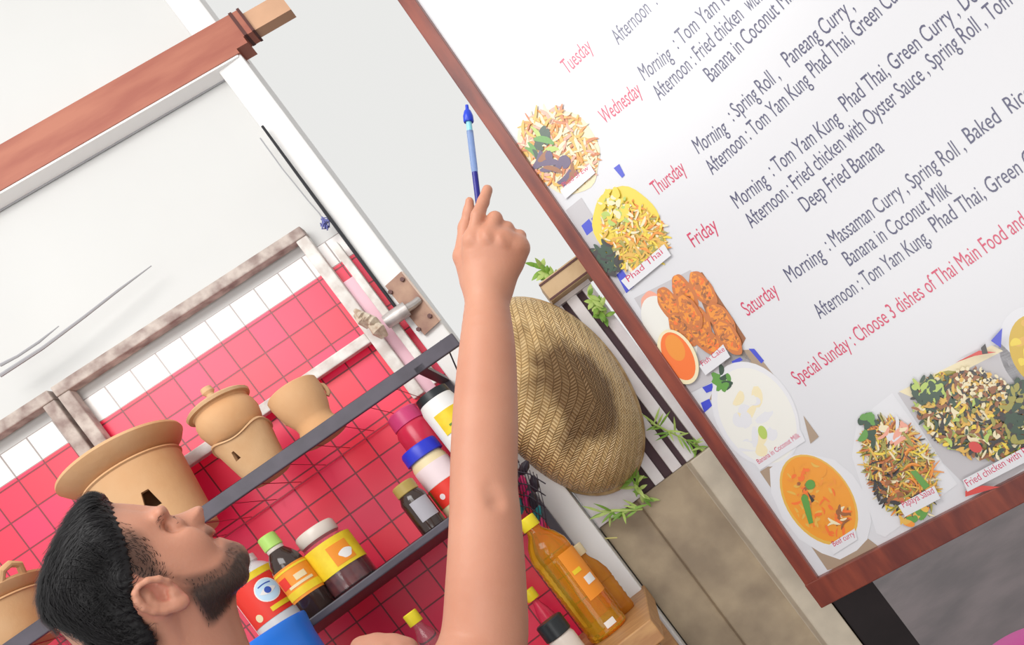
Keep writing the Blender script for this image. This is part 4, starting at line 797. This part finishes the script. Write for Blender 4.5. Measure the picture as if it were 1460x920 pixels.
def f_head(P):
    a, b_, l = head_local(P)
    s = sstep(a, _na, _nb); neck = sstep(-b_, -_ny0, -_ny1)
    w = (0.0775-0.020*s)*(1-neck)+0.062*neck
    base = inflate(look(G_BASE, a, b_), a, b_, l, w, 0.062)
    fin = inflate(look(G_FULL, a, b_), a, b_, l, 0.030, 0.030)
    d = smin(base+0.003, fin, 0.006)+0.0006
    L = np.stack([a, b_, np.abs(l)], 1)
    c = hab(280, 742); d = smin(d, ell3(L, (c[0], c[1], 0.0105), (0.009, 0.0075, 0.008)), 0.006)        # nostril wing
    c = hab(286.5, 746.5); d = smax(d, -ell3(L, (c[0], c[1], 0.007), (0.003, 0.004, 0.0035)), 0.003)       # nostril
    c = hab(262, 776); d = smin(d, ell3(L, (c[0], c[1], 0.041), (0.027, 0.021, 0.0145)), 0.024)              # cheek
    c = hab(246, 750); d = smax(d, -ell3(L, (c[0], c[1], 0.037), (0.008, 0.010, 0.012)), 0.014)             # eye socket
    c = hab(250, 752); d = smin(d, ell3(L, (c[0], c[1], 0.031), (0.011, 0.0115, 0.0125)), 0.004)            # lid over the eye
    c = hab(228, 734); d = smin(d, ell3(L, (c[0], c[1], 0.030), (0.009, 0.010, 0.022)), 0.012)              # brow ridge
    c = hab(308, 770); d = smax(d, -ell3(L, (c[0], c[1], 0.026), (0.0045, 0.006, 0.007)), 0.007)            # mouth corner
    d = smax(d, -chain(L, [hpt(306, 765, 0.0), hpt(303, 767.5, 0.014), hpt(304, 771, 0.025)], [0.0026, 0.0026, 0.0016]), 0.003)
    c0 = hpt(282, 853, 0.050); c1 = hpt(338, 822, 0.030); d = smin(d, chain(L, [c0, c1], [0.014, 0.014]), 0.025)  # jaw line
    # ear
    c = hab(224, 850); e = ell3(L, (c[0], c[1], 0.079), (0.029, 0.019, 0.0075))
    e = smin(e, chain(L, EAR_PATH, [0.004, 0.0045, 0.0048, 0.005, 0.005, 0.005, 0.005, 0.005, 0.0048, 0.0045, 0.004], 0.002), 0.004)
    c = hpt(255, 860, 0.083); e = smin(e, ell3(L, c, (0.0105, 0.0085, 0.006)), 0.006)
    c = hab(222, 843, 0.09); e = smax(e, -ell3(L, (c[0], c[1], 0.090), (0.018, 0.0085, 0.0095)), 0.003)
    c = hab(233, 851, 0.09); e = smax(e, -ell3(L, (c[0], c[1], 0.090), (0.0115, 0.0085, 0.012)), 0.003)
    e = smin(e, chain(L, EAR_IN, [0.003]*5, 0.002), 0.004)
    c = hpt(247, 846, 0.083); e = smin(e, ell3(L, c, (0.006, 0.006, 0.005)), 0.004)
    return smin(d, e, 0.006)
# arm and hand
ARM = [at(610, 1035, 0.985), at(660, 985, 0.99), at(689, 920, 1.02), at(693, 830, 1.03), at(692, 740, 1.05), at(690, 690, 1.065), at(692, 600, 1.085), at(695, 500, 1.11), at(694.5, 432, 1.13), at(696, 405, 1.135)]
px2m = lambda p, y: p*y/F
def catmull(pts, rs, n=6):
    P_ = [np.append(p, r) for p, r in zip(pts, rs)]; P_ = [2*P_[0]-P_[1]]+P_+[2*P_[-1]-P_[-2]]; out = []
    for i in range(1, len(P_)-2):
        for k in range(n):
            t = k/n; a0, a1, a2, a3 = P_[i-1:i+3]; out.append(0.5*(2*a1+(a2-a0)*t+(2*a0-5*a1+4*a2-a3)*t*t+(3*a1-a0-3*a2+a3)*t**3))
    out.append(P_[-2]); return [o_[:3] for o_ in out], [float(o_[3]) for o_ in out]
ARM_R = [0.060, 0.058, px2m(63, 1.02), px2m(57, 1.03), px2m(51, 1.05), px2m(48, 1.065), px2m(46.5, 1.085), px2m(40, 1.11), px2m(31, 1.13), px2m(30, 1.135)]
ARM_S, ARM_SR = catmull(ARM, ARM_R, 5)
MCP = [(673, 341, 1.115), (695, 338, 1.108), (717, 342, 1.110), (737, 350, 1.120)]
MCPp = [at(*m) for m in MCP]
FING = [  # PIP, DIP, tip of index, middle, ring, little
 ([at(681, 308, 1.125), at(689, 288, 1.135), at(695, 271, 1.142)], [0.0108, 0.0090, 0.0080, 0.0072]),
 ([at(706, 312, 1.130), at(702, 318, 1.158), at(692, 335, 1.166)], [0.0112, 0.0098, 0.0085, 0.0075]),
 ([at(723, 326, 1.138), at(716, 332, 1.164), at(704, 347, 1.170)], [0.0108, 0.0094, 0.0082, 0.0073]),
 ([at(741, 337, 1.142), at(733, 343, 1.164), at(722, 357, 1.168)], [0.0098, 0.0086, 0.0074, 0.0066])]
THUMB = ([at(672, 400, 1.145), at(660, 366, 1.150), at(664, 325, 1.155), at(669, 303, 1.152), at(669.5, 287, 1.148)], [0.016, 0.0128, 0.0098, 0.0078, 0.0058])
def f_hand(P):
    wr = at(696, 410, 1.137); d = None
    for i, m in enumerate(MCPp):
        w_ = at(684+i*8, 408, 1.137); c = cone(P, w_, m+np.array([0, 0.013, 0]), 0.0215, 0.0165); d = c if d is None else smin(d, c, 0.014)
    d = smin(d, cone(P, at(690, 370, 1.145), at(724, 372, 1.15), 0.022, 0.021), 0.012)
    for m in MCPp: d = smin(d, ell3(P, m+np.array([0, 0.006, 0]), (0.0105, 0.011, 0.0105)), 0.006)
    for i in range(3): a_ = (MCPp[i]+MCPp[i+1])/2; d = smax(d, -ell3(P, a_+np.array([0, -0.012, 0.004]), (0.005, 0.008, 0.008)), 0.006)
    for (ps, rs), m in zip(FING, MCPp): d = smin(d, chain(P, [m+np.array([0, 0.008, 0])]+ps, rs, 0.003), 0.006)
    d = smin(d, chain(P, THUMB[0], THUMB[1], 0.006), 0.010)
    return d
# the other hand, its knuckles just reach into the picture
LH = lambda px, py, y=1.12: at(px, py, y)
LARM = [np.array([-0.63, 1.24, 1.33]), np.array([-0.57, 1.33, 1.10]), LH(590, 1010, 1.16), LH(572, 965, 1.13)]
def f_lhand(P):
    d = chain(P, LARM, [0.058, 0.044, 0.030, 0.027], 0.03)
    ks = [LH(516, 924), LH(537, 919), LH(560, 920), LH(580, 926)]
    for i, m in enumerate(ks):
        d = smin(d, cone(P, LH(560+6*i, 965, 1.13), m, 0.021, 0.0155), 0.012)
        pip = m+np.array([0.012, -0.030, -0.020]); dip = pip+np.array([0.0, 0.012, -0.024]); tip = dip+np.array([0.0, 0.018, -0.006]); d = smin(d, chain(P, [m, pip, dip, tip], [0.0115, 0.0098, 0.0088, 0.0078], 0.003), 0.006)
    d = smin(d, chain(P, [LH(530, 965, 1.10), LH(508, 950, 1.085), LH(520, 944, 1.07)], [0.015, 0.0115, 0.009], 0.005), 0.010)
    return d
NB = at(290, 990, 1.07)         # base of the neck
CH = NB+np.array([0.0, 0.03, -0.26]); PV = NB+np.array([-0.02, 0.03, -0.58])
SH_R = ARM[0]; SH_L = LARM[0]
def f_torso(P):
    d = chain(P, [NB+np.array([0, 0, -0.03]), NB+np.array([0, 0.01, -0.10])], [0.062, 0.080], 0.03)
    d = smin(d, chain(P, [SH_R, NB+np.array([0.03, -0.02, -0.07]), ], [0.060, 0.062]), 0.05)
    d = smin(d, chain(P, [SH_L, NB+np.array([0, 0.05, -0.07])], [0.060, 0.062]), 0.05)
    d = smin(d, chain(P, [CH+np.array([0.05, -0.07, 0.05]), PV+np.array([0.03, -0.06, 0])], [0.105, 0.105]), 0.06)
    d = smin(d, chain(P, [CH+np.array([-0.04, 0.08, 0.05]), PV+np.array([-0.03, 0.07, 0])], [0.105, 0.105]), 0.06)
    return d
def f_body(P):
    d = smin(f_head(P), f_torso(P), 0.03)
    arm = chain(P, ARM_S, ARM_SR)
    arm = smax(arm, -chain(P, [at(703, 694, 1.008), at(709, 712, 1.010)], [0.012, 0.010]), 0.012)
    arm = smin(arm, f_hand(P), 0.014)
    d = smin(d, arm, 0.03)
    return smin(d, f_lhand(P), 0.02)
def surface(f, lo, hi, h, nb=8):
    lo = np.array(lo, float); H = h*nb; n = np.ceil((np.array(hi)-lo)/H).astype(int)
    I = np.stack(np.meshgrid(*[np.arange(k) for k in n], indexing='ij'), -1).reshape(-1, 3)
    d = np.abs(f(lo+(I+0.5)*H)); I = I[d < H*2.4]
    loc = np.stack(np.meshgrid(*[np.arange(nb+1)]*3, indexing='ij'), -1).reshape(-1, 3)
    DIM = n*nb+2; key = lambda q: (q[:, 0]*DIM[1]+q[:, 1])*DIM[2]+q[:, 2]
    ck = []; cp = []; ek = []
    for s in range(0, len(I), 300):
        B = I[s:s+300]; idx = (B[:, None, :]*nb+loc[None]); v = f((lo+idx*h).reshape(-1, 3)).reshape(len(B), nb+1, nb+1, nb+1); sg = v < 0
        cor = [(i, j, k) for i in (0, 1) for j in (0, 1) for k in (0, 1)]
        sub = lambda a, c: a[:, c[0]:nb+c[0], c[1]:nb+c[1], c[2]:nb+c[2]]
        cnt = sum(sub(sg, c).astype(int) for c in cor); act = (cnt > 0) & (cnt < 8); bb, i, j, k = np.nonzero(act)
        if not len(bb): continue
        acc = np.zeros((len(bb), 3)); num = np.zeros(len(bb)); vals = {c: v[bb, i+c[0], j+c[1], k+c[2]] for c in cor}
        for c in cor:
            for ax in range(3):
                if c[ax]: continue
                e = list(c); e[ax] = 1; e = tuple(e); v0 = vals[c]; v1 = vals[e]; x = (v0 < 0) != (v1 < 0); t = np.where(x, v0/(v0-v1+1e-20), 0); p = np.tile(np.array(c, float), (len(bb), 1)); p[:, ax] += t; acc[x] += p[x]; num[x] += 1
        base = B[bb]*nb+np.stack([i, j, k], 1); ck.append(key(base)); cp.append(lo+(base+acc/num[:, None])*h)
        for ax in range(3):
            c1 = [slice(0, nb)]*3; c2 = list(c1); c2[ax] = slice(1, nb+1); a0 = sg[(slice(None), *c1)]; a1 = sg[(slice(None), *c2)]; x = a0 != a1; b2, i2, j2, k2 = np.nonzero(x)
            ek.append((ax, B[b2]*nb+np.stack([i2, j2, k2], 1), a0[b2, i2, j2, k2]))
    ck = np.concatenate(ck); cp = np.concatenate(cp); o = np.argsort(ck); ck = ck[o]; cp = cp[o]; faces = []
    for ax, q, ins in ek:
        b1 = (ax+1) % 3; b2 = (ax+2) % 3; ids = []; ok = np.ones(len(q), bool)
        for d1, d2 in ((-1, -1), (0, -1), (0, 0), (-1, 0)):
            c = q.copy(); c[:, b1] += d1; c[:, b2] += d2; kk = key(c); p = np.clip(np.searchsorted(ck, kk), 0, len(ck)-1); ok &= ck[p] == kk; ids.append(p)
        fq = np.stack(ids, 1); fq[~ins] = fq[~ins][:, ::-1]; faces.append(fq[ok])
    return cp, np.concatenate(faces)
def grad(f, P, e=0.0015):
    g = np.stack([f(P+np.eye(3)[i]*e)-f(P-np.eye(3)[i]*e) for i in range(3)], 1); return g/(np.linalg.norm(g, axis=1)[:, None]+1e-9)
def mesh_obj(name, v, fq, mats, parent, smooth=True):
    me = bpy.data.meshes.new(name); me.vertices.add(len(v)); me.vertices.foreach_set('co', v.ravel().astype(np.float32))
    k = fq.shape[1]; me.loops.add(fq.size); me.loops.foreach_set('vertex_index', fq.ravel().astype(np.int32)); me.polygons.add(len(fq)); me.polygons.foreach_set('loop_start', np.arange(0, fq.size, k, dtype=np.int32))
    for m in mats: me.materials.append(m)
    me.update(calc_edges=True); me.validate(); me.polygons.foreach_set('use_smooth', np.full(len(me.polygons), smooth))
    o = bpy.data.objects.new(name, me); COL.objects.link(o)
    if parent is not None: o.parent = parent; o.matrix_parent_inverse = Matrix.Translation(-Vector(parent.location))
    return o
man = thing('person', 'bearded dark-haired man looking up, right arm raised high with a blue pen', 'person', (float(NB[0]), float(NB[1]), 0))
V, Q = surface(f_body, (-0.90, 0.70, 0.86), (0.16, 1.52, 1.90), 0.0025)
# only the part above the shirt hem is needed; the waist closes the mesh
def skin_mat():
    m = mat('skin', (0.66, 0.36, 0.25), 0.45, spec=0.4, sss=0.12, bump=0.05, bscale=220); nt = m.node_tree; N = nt.nodes.new; L = nt.links.new; bs_ = nt.nodes['Principled BSDF']
    tc = N('ShaderNodeTexCoord'); n = N('ShaderNodeTexNoise'); n.inputs['Scale'].default_value = 14; n.inputs['Detail'].default_value = 5; L(tc.outputs['Object'], n.inputs['Vector'])
    r = N('ShaderNodeValToRGB'); r.color_ramp.elements[0].position = 0.3; r.color_ramp.elements[1].position = 0.7; r.color_ramp.elements[0].color = (0.53, 0.235, 0.15, 1); r.color_ramp.elements[1].color = (0.575, 0.275, 0.18, 1); L(n.outputs['Fac'], r.inputs[0])
    cur = r.outputs[0]
    for att, c in (('blush', (0.66, 0.20, 0.16, 1)), ('stubble', (0.055, 0.034, 0.027, 1))):
        a = N('ShaderNodeAttribute'); a.attribute_name = att; x = N('ShaderNodeMix'); x.data_type = 'RGBA'; L(a.outputs['Fac'], x.inputs[0]); L(cur, x.inputs[6]); x.inputs[7].default_value = c; cur = x.outputs[2]
    L(cur, bs_.inputs['Base Color']); return m
M['skin'] = skin_mat()
body = mesh_obj('body', V, Q, [M['skin']], man)
BEARD = [(224, 806), (240, 818), (259, 820), (288, 814), (306, 806), (316, 790), (317, 771), (330, 771), (346, 774), (359, 795), (354, 815), (340, 838), (322, 862), (297, 889), (284, 866), (272, 848), (262, 832), (246, 826)]
BEARD_D = [(262, 836), (290, 828), (318, 815), (328, 795), (340, 782), (360, 790), (356, 815), (340, 840), (322, 864), (297, 890), (284, 868), (272, 850)]
STACHE = [(290, 752), (297, 749), (305, 756), (304, 762), (296, 768), (290, 764)]
TEMPLE = [(170, 752), (200, 762), (216, 785), (226, 808), (240, 820), (238, 830), (196, 836), (184, 815), (176, 780)]
G_BEARD = blur(grid_sd(BEARD, False), 3); G_BD = blur(grid_sd(BEARD_D, False), 4); G_ST = grid_sd(STACHE, False); G_TMP = blur(grid_sd(TEMPLE, False), 4)
HAIR = [(157, 713.5), (150, 704), (138, 701), (126, 703), (110, 715), (96, 734), (80, 762), (64, 796), (54, 832), (52, 860), (59, 884), (72, 892), (92, 897), (114, 908), (140, 925), (168, 952), (212, 972), (222, 930), (222, 905), (208, 884), (197, 868), (190, 850), (191, 834), (190, 812), (184, 785), (177, 762), (168, 740)]
G_HAIR = grid_sd(HAIR, False); OUT = [(157, 713.5), (150, 704), (138, 701), (126, 703), (110, 715), (96, 734), (80, 762), (64, 796), (54, 832), (52, 860), (59, 885), (78, 902), (104, 922), (136, 946), (165, 972), (330, 972), (345, 800), (240, 723)]
G_OUT = grid_sd(OUT)
a, b_, l = head_local(V); inhead = (look(G_OUT, a, b_) > -0.02) & (np.abs(l) < 0.085) & (V[:, 0] < -0.36) & (V[:, 2] > 1.42)
LIPS = [(303, 756), (309, 757), (310, 762), (316, 766), (312, 772), (306, 770), (301, 764)]
G_LIP = grid_sd(LIPS, False)
sv = np.maximum.reduce([0.72*sstep(look(G_BEARD, a, b_), -0.004, 0.007), 0.97*sstep(look(G_BD, a, b_), -0.007, 0.005), 0.45*sstep(look(G_ST, a, b_), -0.002, 0.003), 0.85*sstep(look(G_TMP, a, b_), -0.009, 0.009)])
lip = sstep(look(G_LIP, a, b_), -0.001, 0.002); earm = np.clip(1-np.abs(l-0.088)/0.012, 0, 1)*(np.abs(l) > 0.078)
sv = np.where(inhead & ~((np.abs(l) > 0.080) & (a < hab(268, 850)[0])), sv, 0)*(1-lip)
for nm, val in (('stubble', sv), ('blush', np.where(inhead, np.maximum(0.55*lip, 0.55*earm), 0))):
    at_ = body.data.attributes.new(nm, 'FLOAT', 'POINT'); at_.data.foreach_set('value', val.astype(np.float32))
# hair
cpx = hab(185, 815)
def f_hair(P):
    a, b_, l = head_local(P); ro = inflate(look(G_OUT, a, b_), a, b_, l, 0.0815, 0.066)
    dx = a-cpx[0]; dy = b_-cpx[1]; rho = np.hypot(dx, dy); an = np.arctan2(dy, dx); n = 0.0019*np.sin(rho*620+2.2*np.sin(an*6+l*40)+l*90)+0.0012*np.sin(rho*1150-3*np.sin(an*9)+l*210)
    gh = look(G_HAIR, a, b_)+0.0022*np.sin(b_*900+l*200)*np.sin(l*310+b_*170)+0.0012*np.sin(b_*2300+l*500); go = look(G_OUT, a, b_)
    ro = ro+n*sstep(gh, 0.0, 0.008)+0.0062*(1-sstep(gh, 0.0, 0.016))*sstep(go, 0.0, 0.02)
    return smax(ro, -gh, 0.004)
def f_hair0(P):
    a, b_, l = head_local(P); return inflate(look(G_OUT, a, b_), a, b_, l, 0.0815, 0.066)
HL = HP_C-0.26; HHi = HP_C+0.26
VH, QH = surface(f_hair, HL, HHi, 0.0025)
M['hair'] = mat('hair', (0.010, 0.009, 0.010), 0.45, spec=0.25)
M['beard'] = mat('beard_hair', (0.045, 0.028, 0.022), 0.6)
hair = mesh_obj('hair', VH, QH, [M['hair']], man)
def strands(roots, f, dirf, n_seg, length, width, lift, seed):
    r = np.random.default_rng(seed); P = roots.copy(); N = len(P); pts = [P.copy()]; ln = length*r.uniform(0.55, 1.2, N); lf = lift*r.uniform(0.2, 1.3, N); jit = r.normal(0, 0.22, (N, 3))
    for s in range(n_seg):
        g = grad(f, P); d = dirf(P)+jit; d -= g*(d*g).sum(1)[:, None]; d /= np.linalg.norm(d, axis=1)[:, None]+1e-9; P = P+d*(ln/n_seg)[:, None]
        t = (s+1)/n_seg; P = P-g*(f(P)-(0.0006+lf*t*t))[:, None]; pts.append(P.copy())
    pts = np.stack(pts, 1); g = grad(f, roots); d = pts[:, 1]-pts[:, 0]; side = np.cross(d, g); side /= np.linalg.norm(side, axis=1)[:, None]+1e-9
    wv = width*np.linspace(1, 0.25, n_seg+1); vv = np.empty((N, n_seg+1, 2, 3)); vv[:, :, 0] = pts-side[:, None]*wv[None, :, None]/2; vv[:, :, 1] = pts+side[:, None]*wv[None, :, None]/2
    base = np.arange(N)[:, None]*(2*(n_seg+1))+2*np.arange(n_seg)[None]; q = np.stack([base, base+1, base+3, base+2], -1).reshape(-1, 4); return vv.reshape(-1, 3), q
ra, rb, rl = head_local(VH); cpx = hab(185, 815)
def hair_dir(P):
    a, b_, l = head_local(P); ta = -(b_-cpx[1]); tb = (a-cpx[0]); n = np.hypot(ta, tb)+1e-6; return (ta/n)[:, None]*HE1+(tb/n)[:, None]*HE2-0.25*np.sign(l)[:, None]*(-HW)*0
on = (look(G_HAIR, ra, rb) > 0.002) & (np.abs(f_hair0(VH)) < 0.006)
rt = VH[on]; rt = rt[rng.permutation(len(rt))[:5200]]
sv_, sq_ = strands(rt, f_hair0, hair_dir, 6, 0.034, 0.0012, 0.004, 3)
_t = sv_.reshape(len(rt), -1, 3)[:, -1]; _ta, _tb, _tl = head_local(_t); keep = (look(G_HAIR, _ta, _tb) > -0.003) | (look(G_OUT, _ta, _tb) < 0.004)
sv_ = sv_.reshape(len(rt), -1, 3)[keep].reshape(-1, 3); nk_ = int(keep.sum()); bs0 = np.arange(nk_)[:, None]*14+2*np.arange(6)[None]; sq_ = np.stack([bs0, bs0+1, bs0+3, bs0+2], -1).reshape(-1, 4)
# short cropped hair fading out over the temples and nape
a, b_, l = head_local(V); fade = np.where(inhead, sstep(look(G_TMP, a, b_), -0.008, 0.008), 0)*(np.abs(l) < 0.080)*(np.abs(l) > 0.02)
rt2 = V[rng.random(len(V)) < fade*0.5]; fv_, fq_ = strands(rt2, f_head, hair_dir, 2, 0.006, 0.0007, 0.001, 9)
sq_ = np.concatenate([sq_, fq_+len(sv_)]); sv_ = np.concatenate([sv_, fv_])
# join the strands into the hair mesh
me = hair.data; VA = np.concatenate([VH, sv_]); QA = np.concatenate([QH, sq_+len(VH)]); bpy.data.objects.remove(hair); bpy.data.meshes.remove(me)
hair = mesh_obj('hair', VA, QA, [M['hair']], man)
# beard of short hairs over the stubble
ba, bb, bl = a, b_, l; a, b_, l = head_local(V)
dens = np.where(inhead, np.maximum(0.30*sstep(look(G_BEARD, a, b_), -0.002, 0.010), 1.0*sstep(look(G_BD, a, b_), -0.003, 0.012)), 0)*(1-lip)*(np.abs(l) < 0.078)
rt = V[rng.random(len(V)) < dens*0.75]
jd = hab(320, 880)-hab(300, 800); jd /= np.linalg.norm(jd)
def beard_dir(P): return np.tile(jd[0]*HE1+jd[1]*HE2, (len(P), 1))
bv, bq = strands(rt, f_head, beard_dir, 3, 0.0055, 0.0008, 0.0018, 5); mesh_obj('beard', bv, bq, [M['beard']], man)
# eyebrows, lashes
dn = np.where(inhead, sstep(look(grid_sd([(220, 733), (230, 730), (236, 735), (232, 745), (226, 758), (221, 758), (224, 745)], False), a, b_), -0.001, 0.002), 0)
dn = dn*((np.abs(l) > 0.012) & (np.abs(l) < 0.058))
rt = V[rng.random(len(V)) < dn*0.28]
bw_d = hab(222, 760)-hab(232, 735); bw_d /= np.linalg.norm(bw_d)
_el = head_local(rt)[2]
for sg in (1, -1):
    ev, eq = strands(rt[_el*sg > 0], f_head, lambda P: np.tile(bw_d[0]*HE1+bw_d[1]*HE2, (len(P), 1))-0.6*np.sign(head_local(P)[2])[:, None]*HW, 3, 0.007, 0.0006, 0.0012, 6); mesh_obj('eyebrow', ev, eq, [M['beard']], man)
b = MB()
hw_ = lambda px, py, l: HP_C+HE1*hpt(px, py, l)[0]+HE2*hpt(px, py, l)[1]-HW*l
for sg in (1, -1):
    b = MB()
    for i in range(9):
        p0 = hw_(246.5+i*0.7, 743.5+i*1.1, sg*(0.036+0.0008*i)); b.tube([p0, p0+HE2*0.004-HE1*0.001, p0+HE2*0.0065+HE1*0.0015], [0.0009, 0.0006, 0.0002], 5)
    b.build('eyelashes', M['hair'], man)
# clothes
def f_shirt(P):
    d = f_torso(P)-0.010
    d = smin(d, chain(P, [ARM[0], ARM[0]*0.65+ARM[1]*0.35], [0.070, 0.066], 0.02), 0.02); d = smin(d, chain(P, [LARM[0], LARM[0]*0.45+LARM[1]*0.55], [0.068, 0.058]), 0.02)
    nk = NB+np.array([0.012, 0.0, 0.03]); d = smax(d, -(np.linalg.norm((P-nk)*np.array([1, 1, 0.8]), axis=1)-0.092), 0.006)
    return d+0.0025*np.sin(P[:, 2]*38+P[:, 0]*60)*np.sin(P[:, 1]*45+1)
VS, QS = surface(f_shirt, (-0.90, 0.75, 0.78), (-0.15, 1.50, 1.60), 0.005)
M['shirt'] = mat('blue_shirt', (0.035, 0.12, 0.42), 0.85, bump=0.1, bscale=300); mesh_obj('shirt', VS, QS, [M['shirt']], man)
HPR = PV+np.array([0.04, -0.08, 0.0]); HPL = PV+np.array([-0.04, 0.09, 0.0])
def leg_pts(h): return [h, np.array([h[0]+0.03, h[1], 0.50]), np.array([h[0]-0.01, h[1], 0.075])]
def f_tr(P):
    d = chain(P, [HPR, HPL], [0.115, 0.115])
    for h in (HPR, HPL): d = smin(d, chain(P, leg_pts(h), [0.10, 0.072, 0.058], 0.02), 0.03)
    return smax(d, -(P[:, 2]-0.05), 0.004)
VT, QT = surface(f_tr, (PV[0]-0.3, PV[1]-0.32, 0.03), (PV[0]+0.3, PV[1]+0.34, PV[2]+0.16), 0.008)
M['denim'] = mat('denim', (0.04, 0.05, 0.09), 0.85, var=0.2, vscale=40); mesh_obj('trousers', VT, QT, [M['denim']], man)
M['shoe'] = mat('shoe_leather', (0.05, 0.04, 0.035), 0.5)
for h in (HPR, HPL):
    fd = np.array([0.89, 0.45, 0]); 
    def f_sh(P, h=h): an = np.array([h[0]-0.01, h[1], 0.05]); d = chain(P, [an+[0, 0, 0.03], an-fd*0.03+[0, 0, -0.005], an+fd*0.10+[0, 0, -0.012], an+fd*0.18+[0, 0, -0.018]], [0.046, 0.046, 0.046, 0.034], 0.02); return smax(d, -(P[:, 2]-0.001), 0.003)
    VX, QX = surface(f_sh, (h[0]-0.15, h[1]-0.15, -0.01), (h[0]+0.32, h[1]+0.28, 0.16), 0.006); mesh_obj('shoe', VX, QX, [M['shoe']], man)
# pen held between thumb and first finger
M['pen_blue'] = mat('pen_blue', (0.015, 0.05, 0.55), 0.3); M['pen_navy'] = mat('pen_navy', (0.015, 0.012, 0.22), 0.3); M['pen_body'] = mat('pen_body', (0.30, 0.42, 0.72), 0.15, trans=0.4, ior=1.2); M['pen_teal'] = mat('pen_teal', (0.25, 0.62, 0.72), 0.3)
PA = at(684, 305, 1.158); PB = at(665.5, 150, 1.165); pd = PB-PA; pf = lambda f_: PA+pd*f_
t = thing('pen', 'blue pen held upright in the raised hand', 'pen', PA)
b = MB(); b.tube([pf(-0.25), pf(0.38)], 0.0042, 14); b.build('grip', M['pen_navy'], t)
b = MB(); b.tube([pf(0.38), pf(0.42), pf(0.76)], [0.0042, 0.0047, 0.0047], 14); b.build('barrel', M['pen_body'], t)
b = MB(); b.tube([pf(0.76), pf(0.845)], 0.0040, 14); b.build('collar', M['pen_teal'], t)
b = MB(); b.tube([pf(0.842), pf(0.85), pf(0.90), pf(0.945), pf(0.96), pf(1.0)], [0.0066, 0.0072, 0.0070, 0.0048, 0.0026, 0.0022], 16); b.build('tip', M['pen_blue'], t)
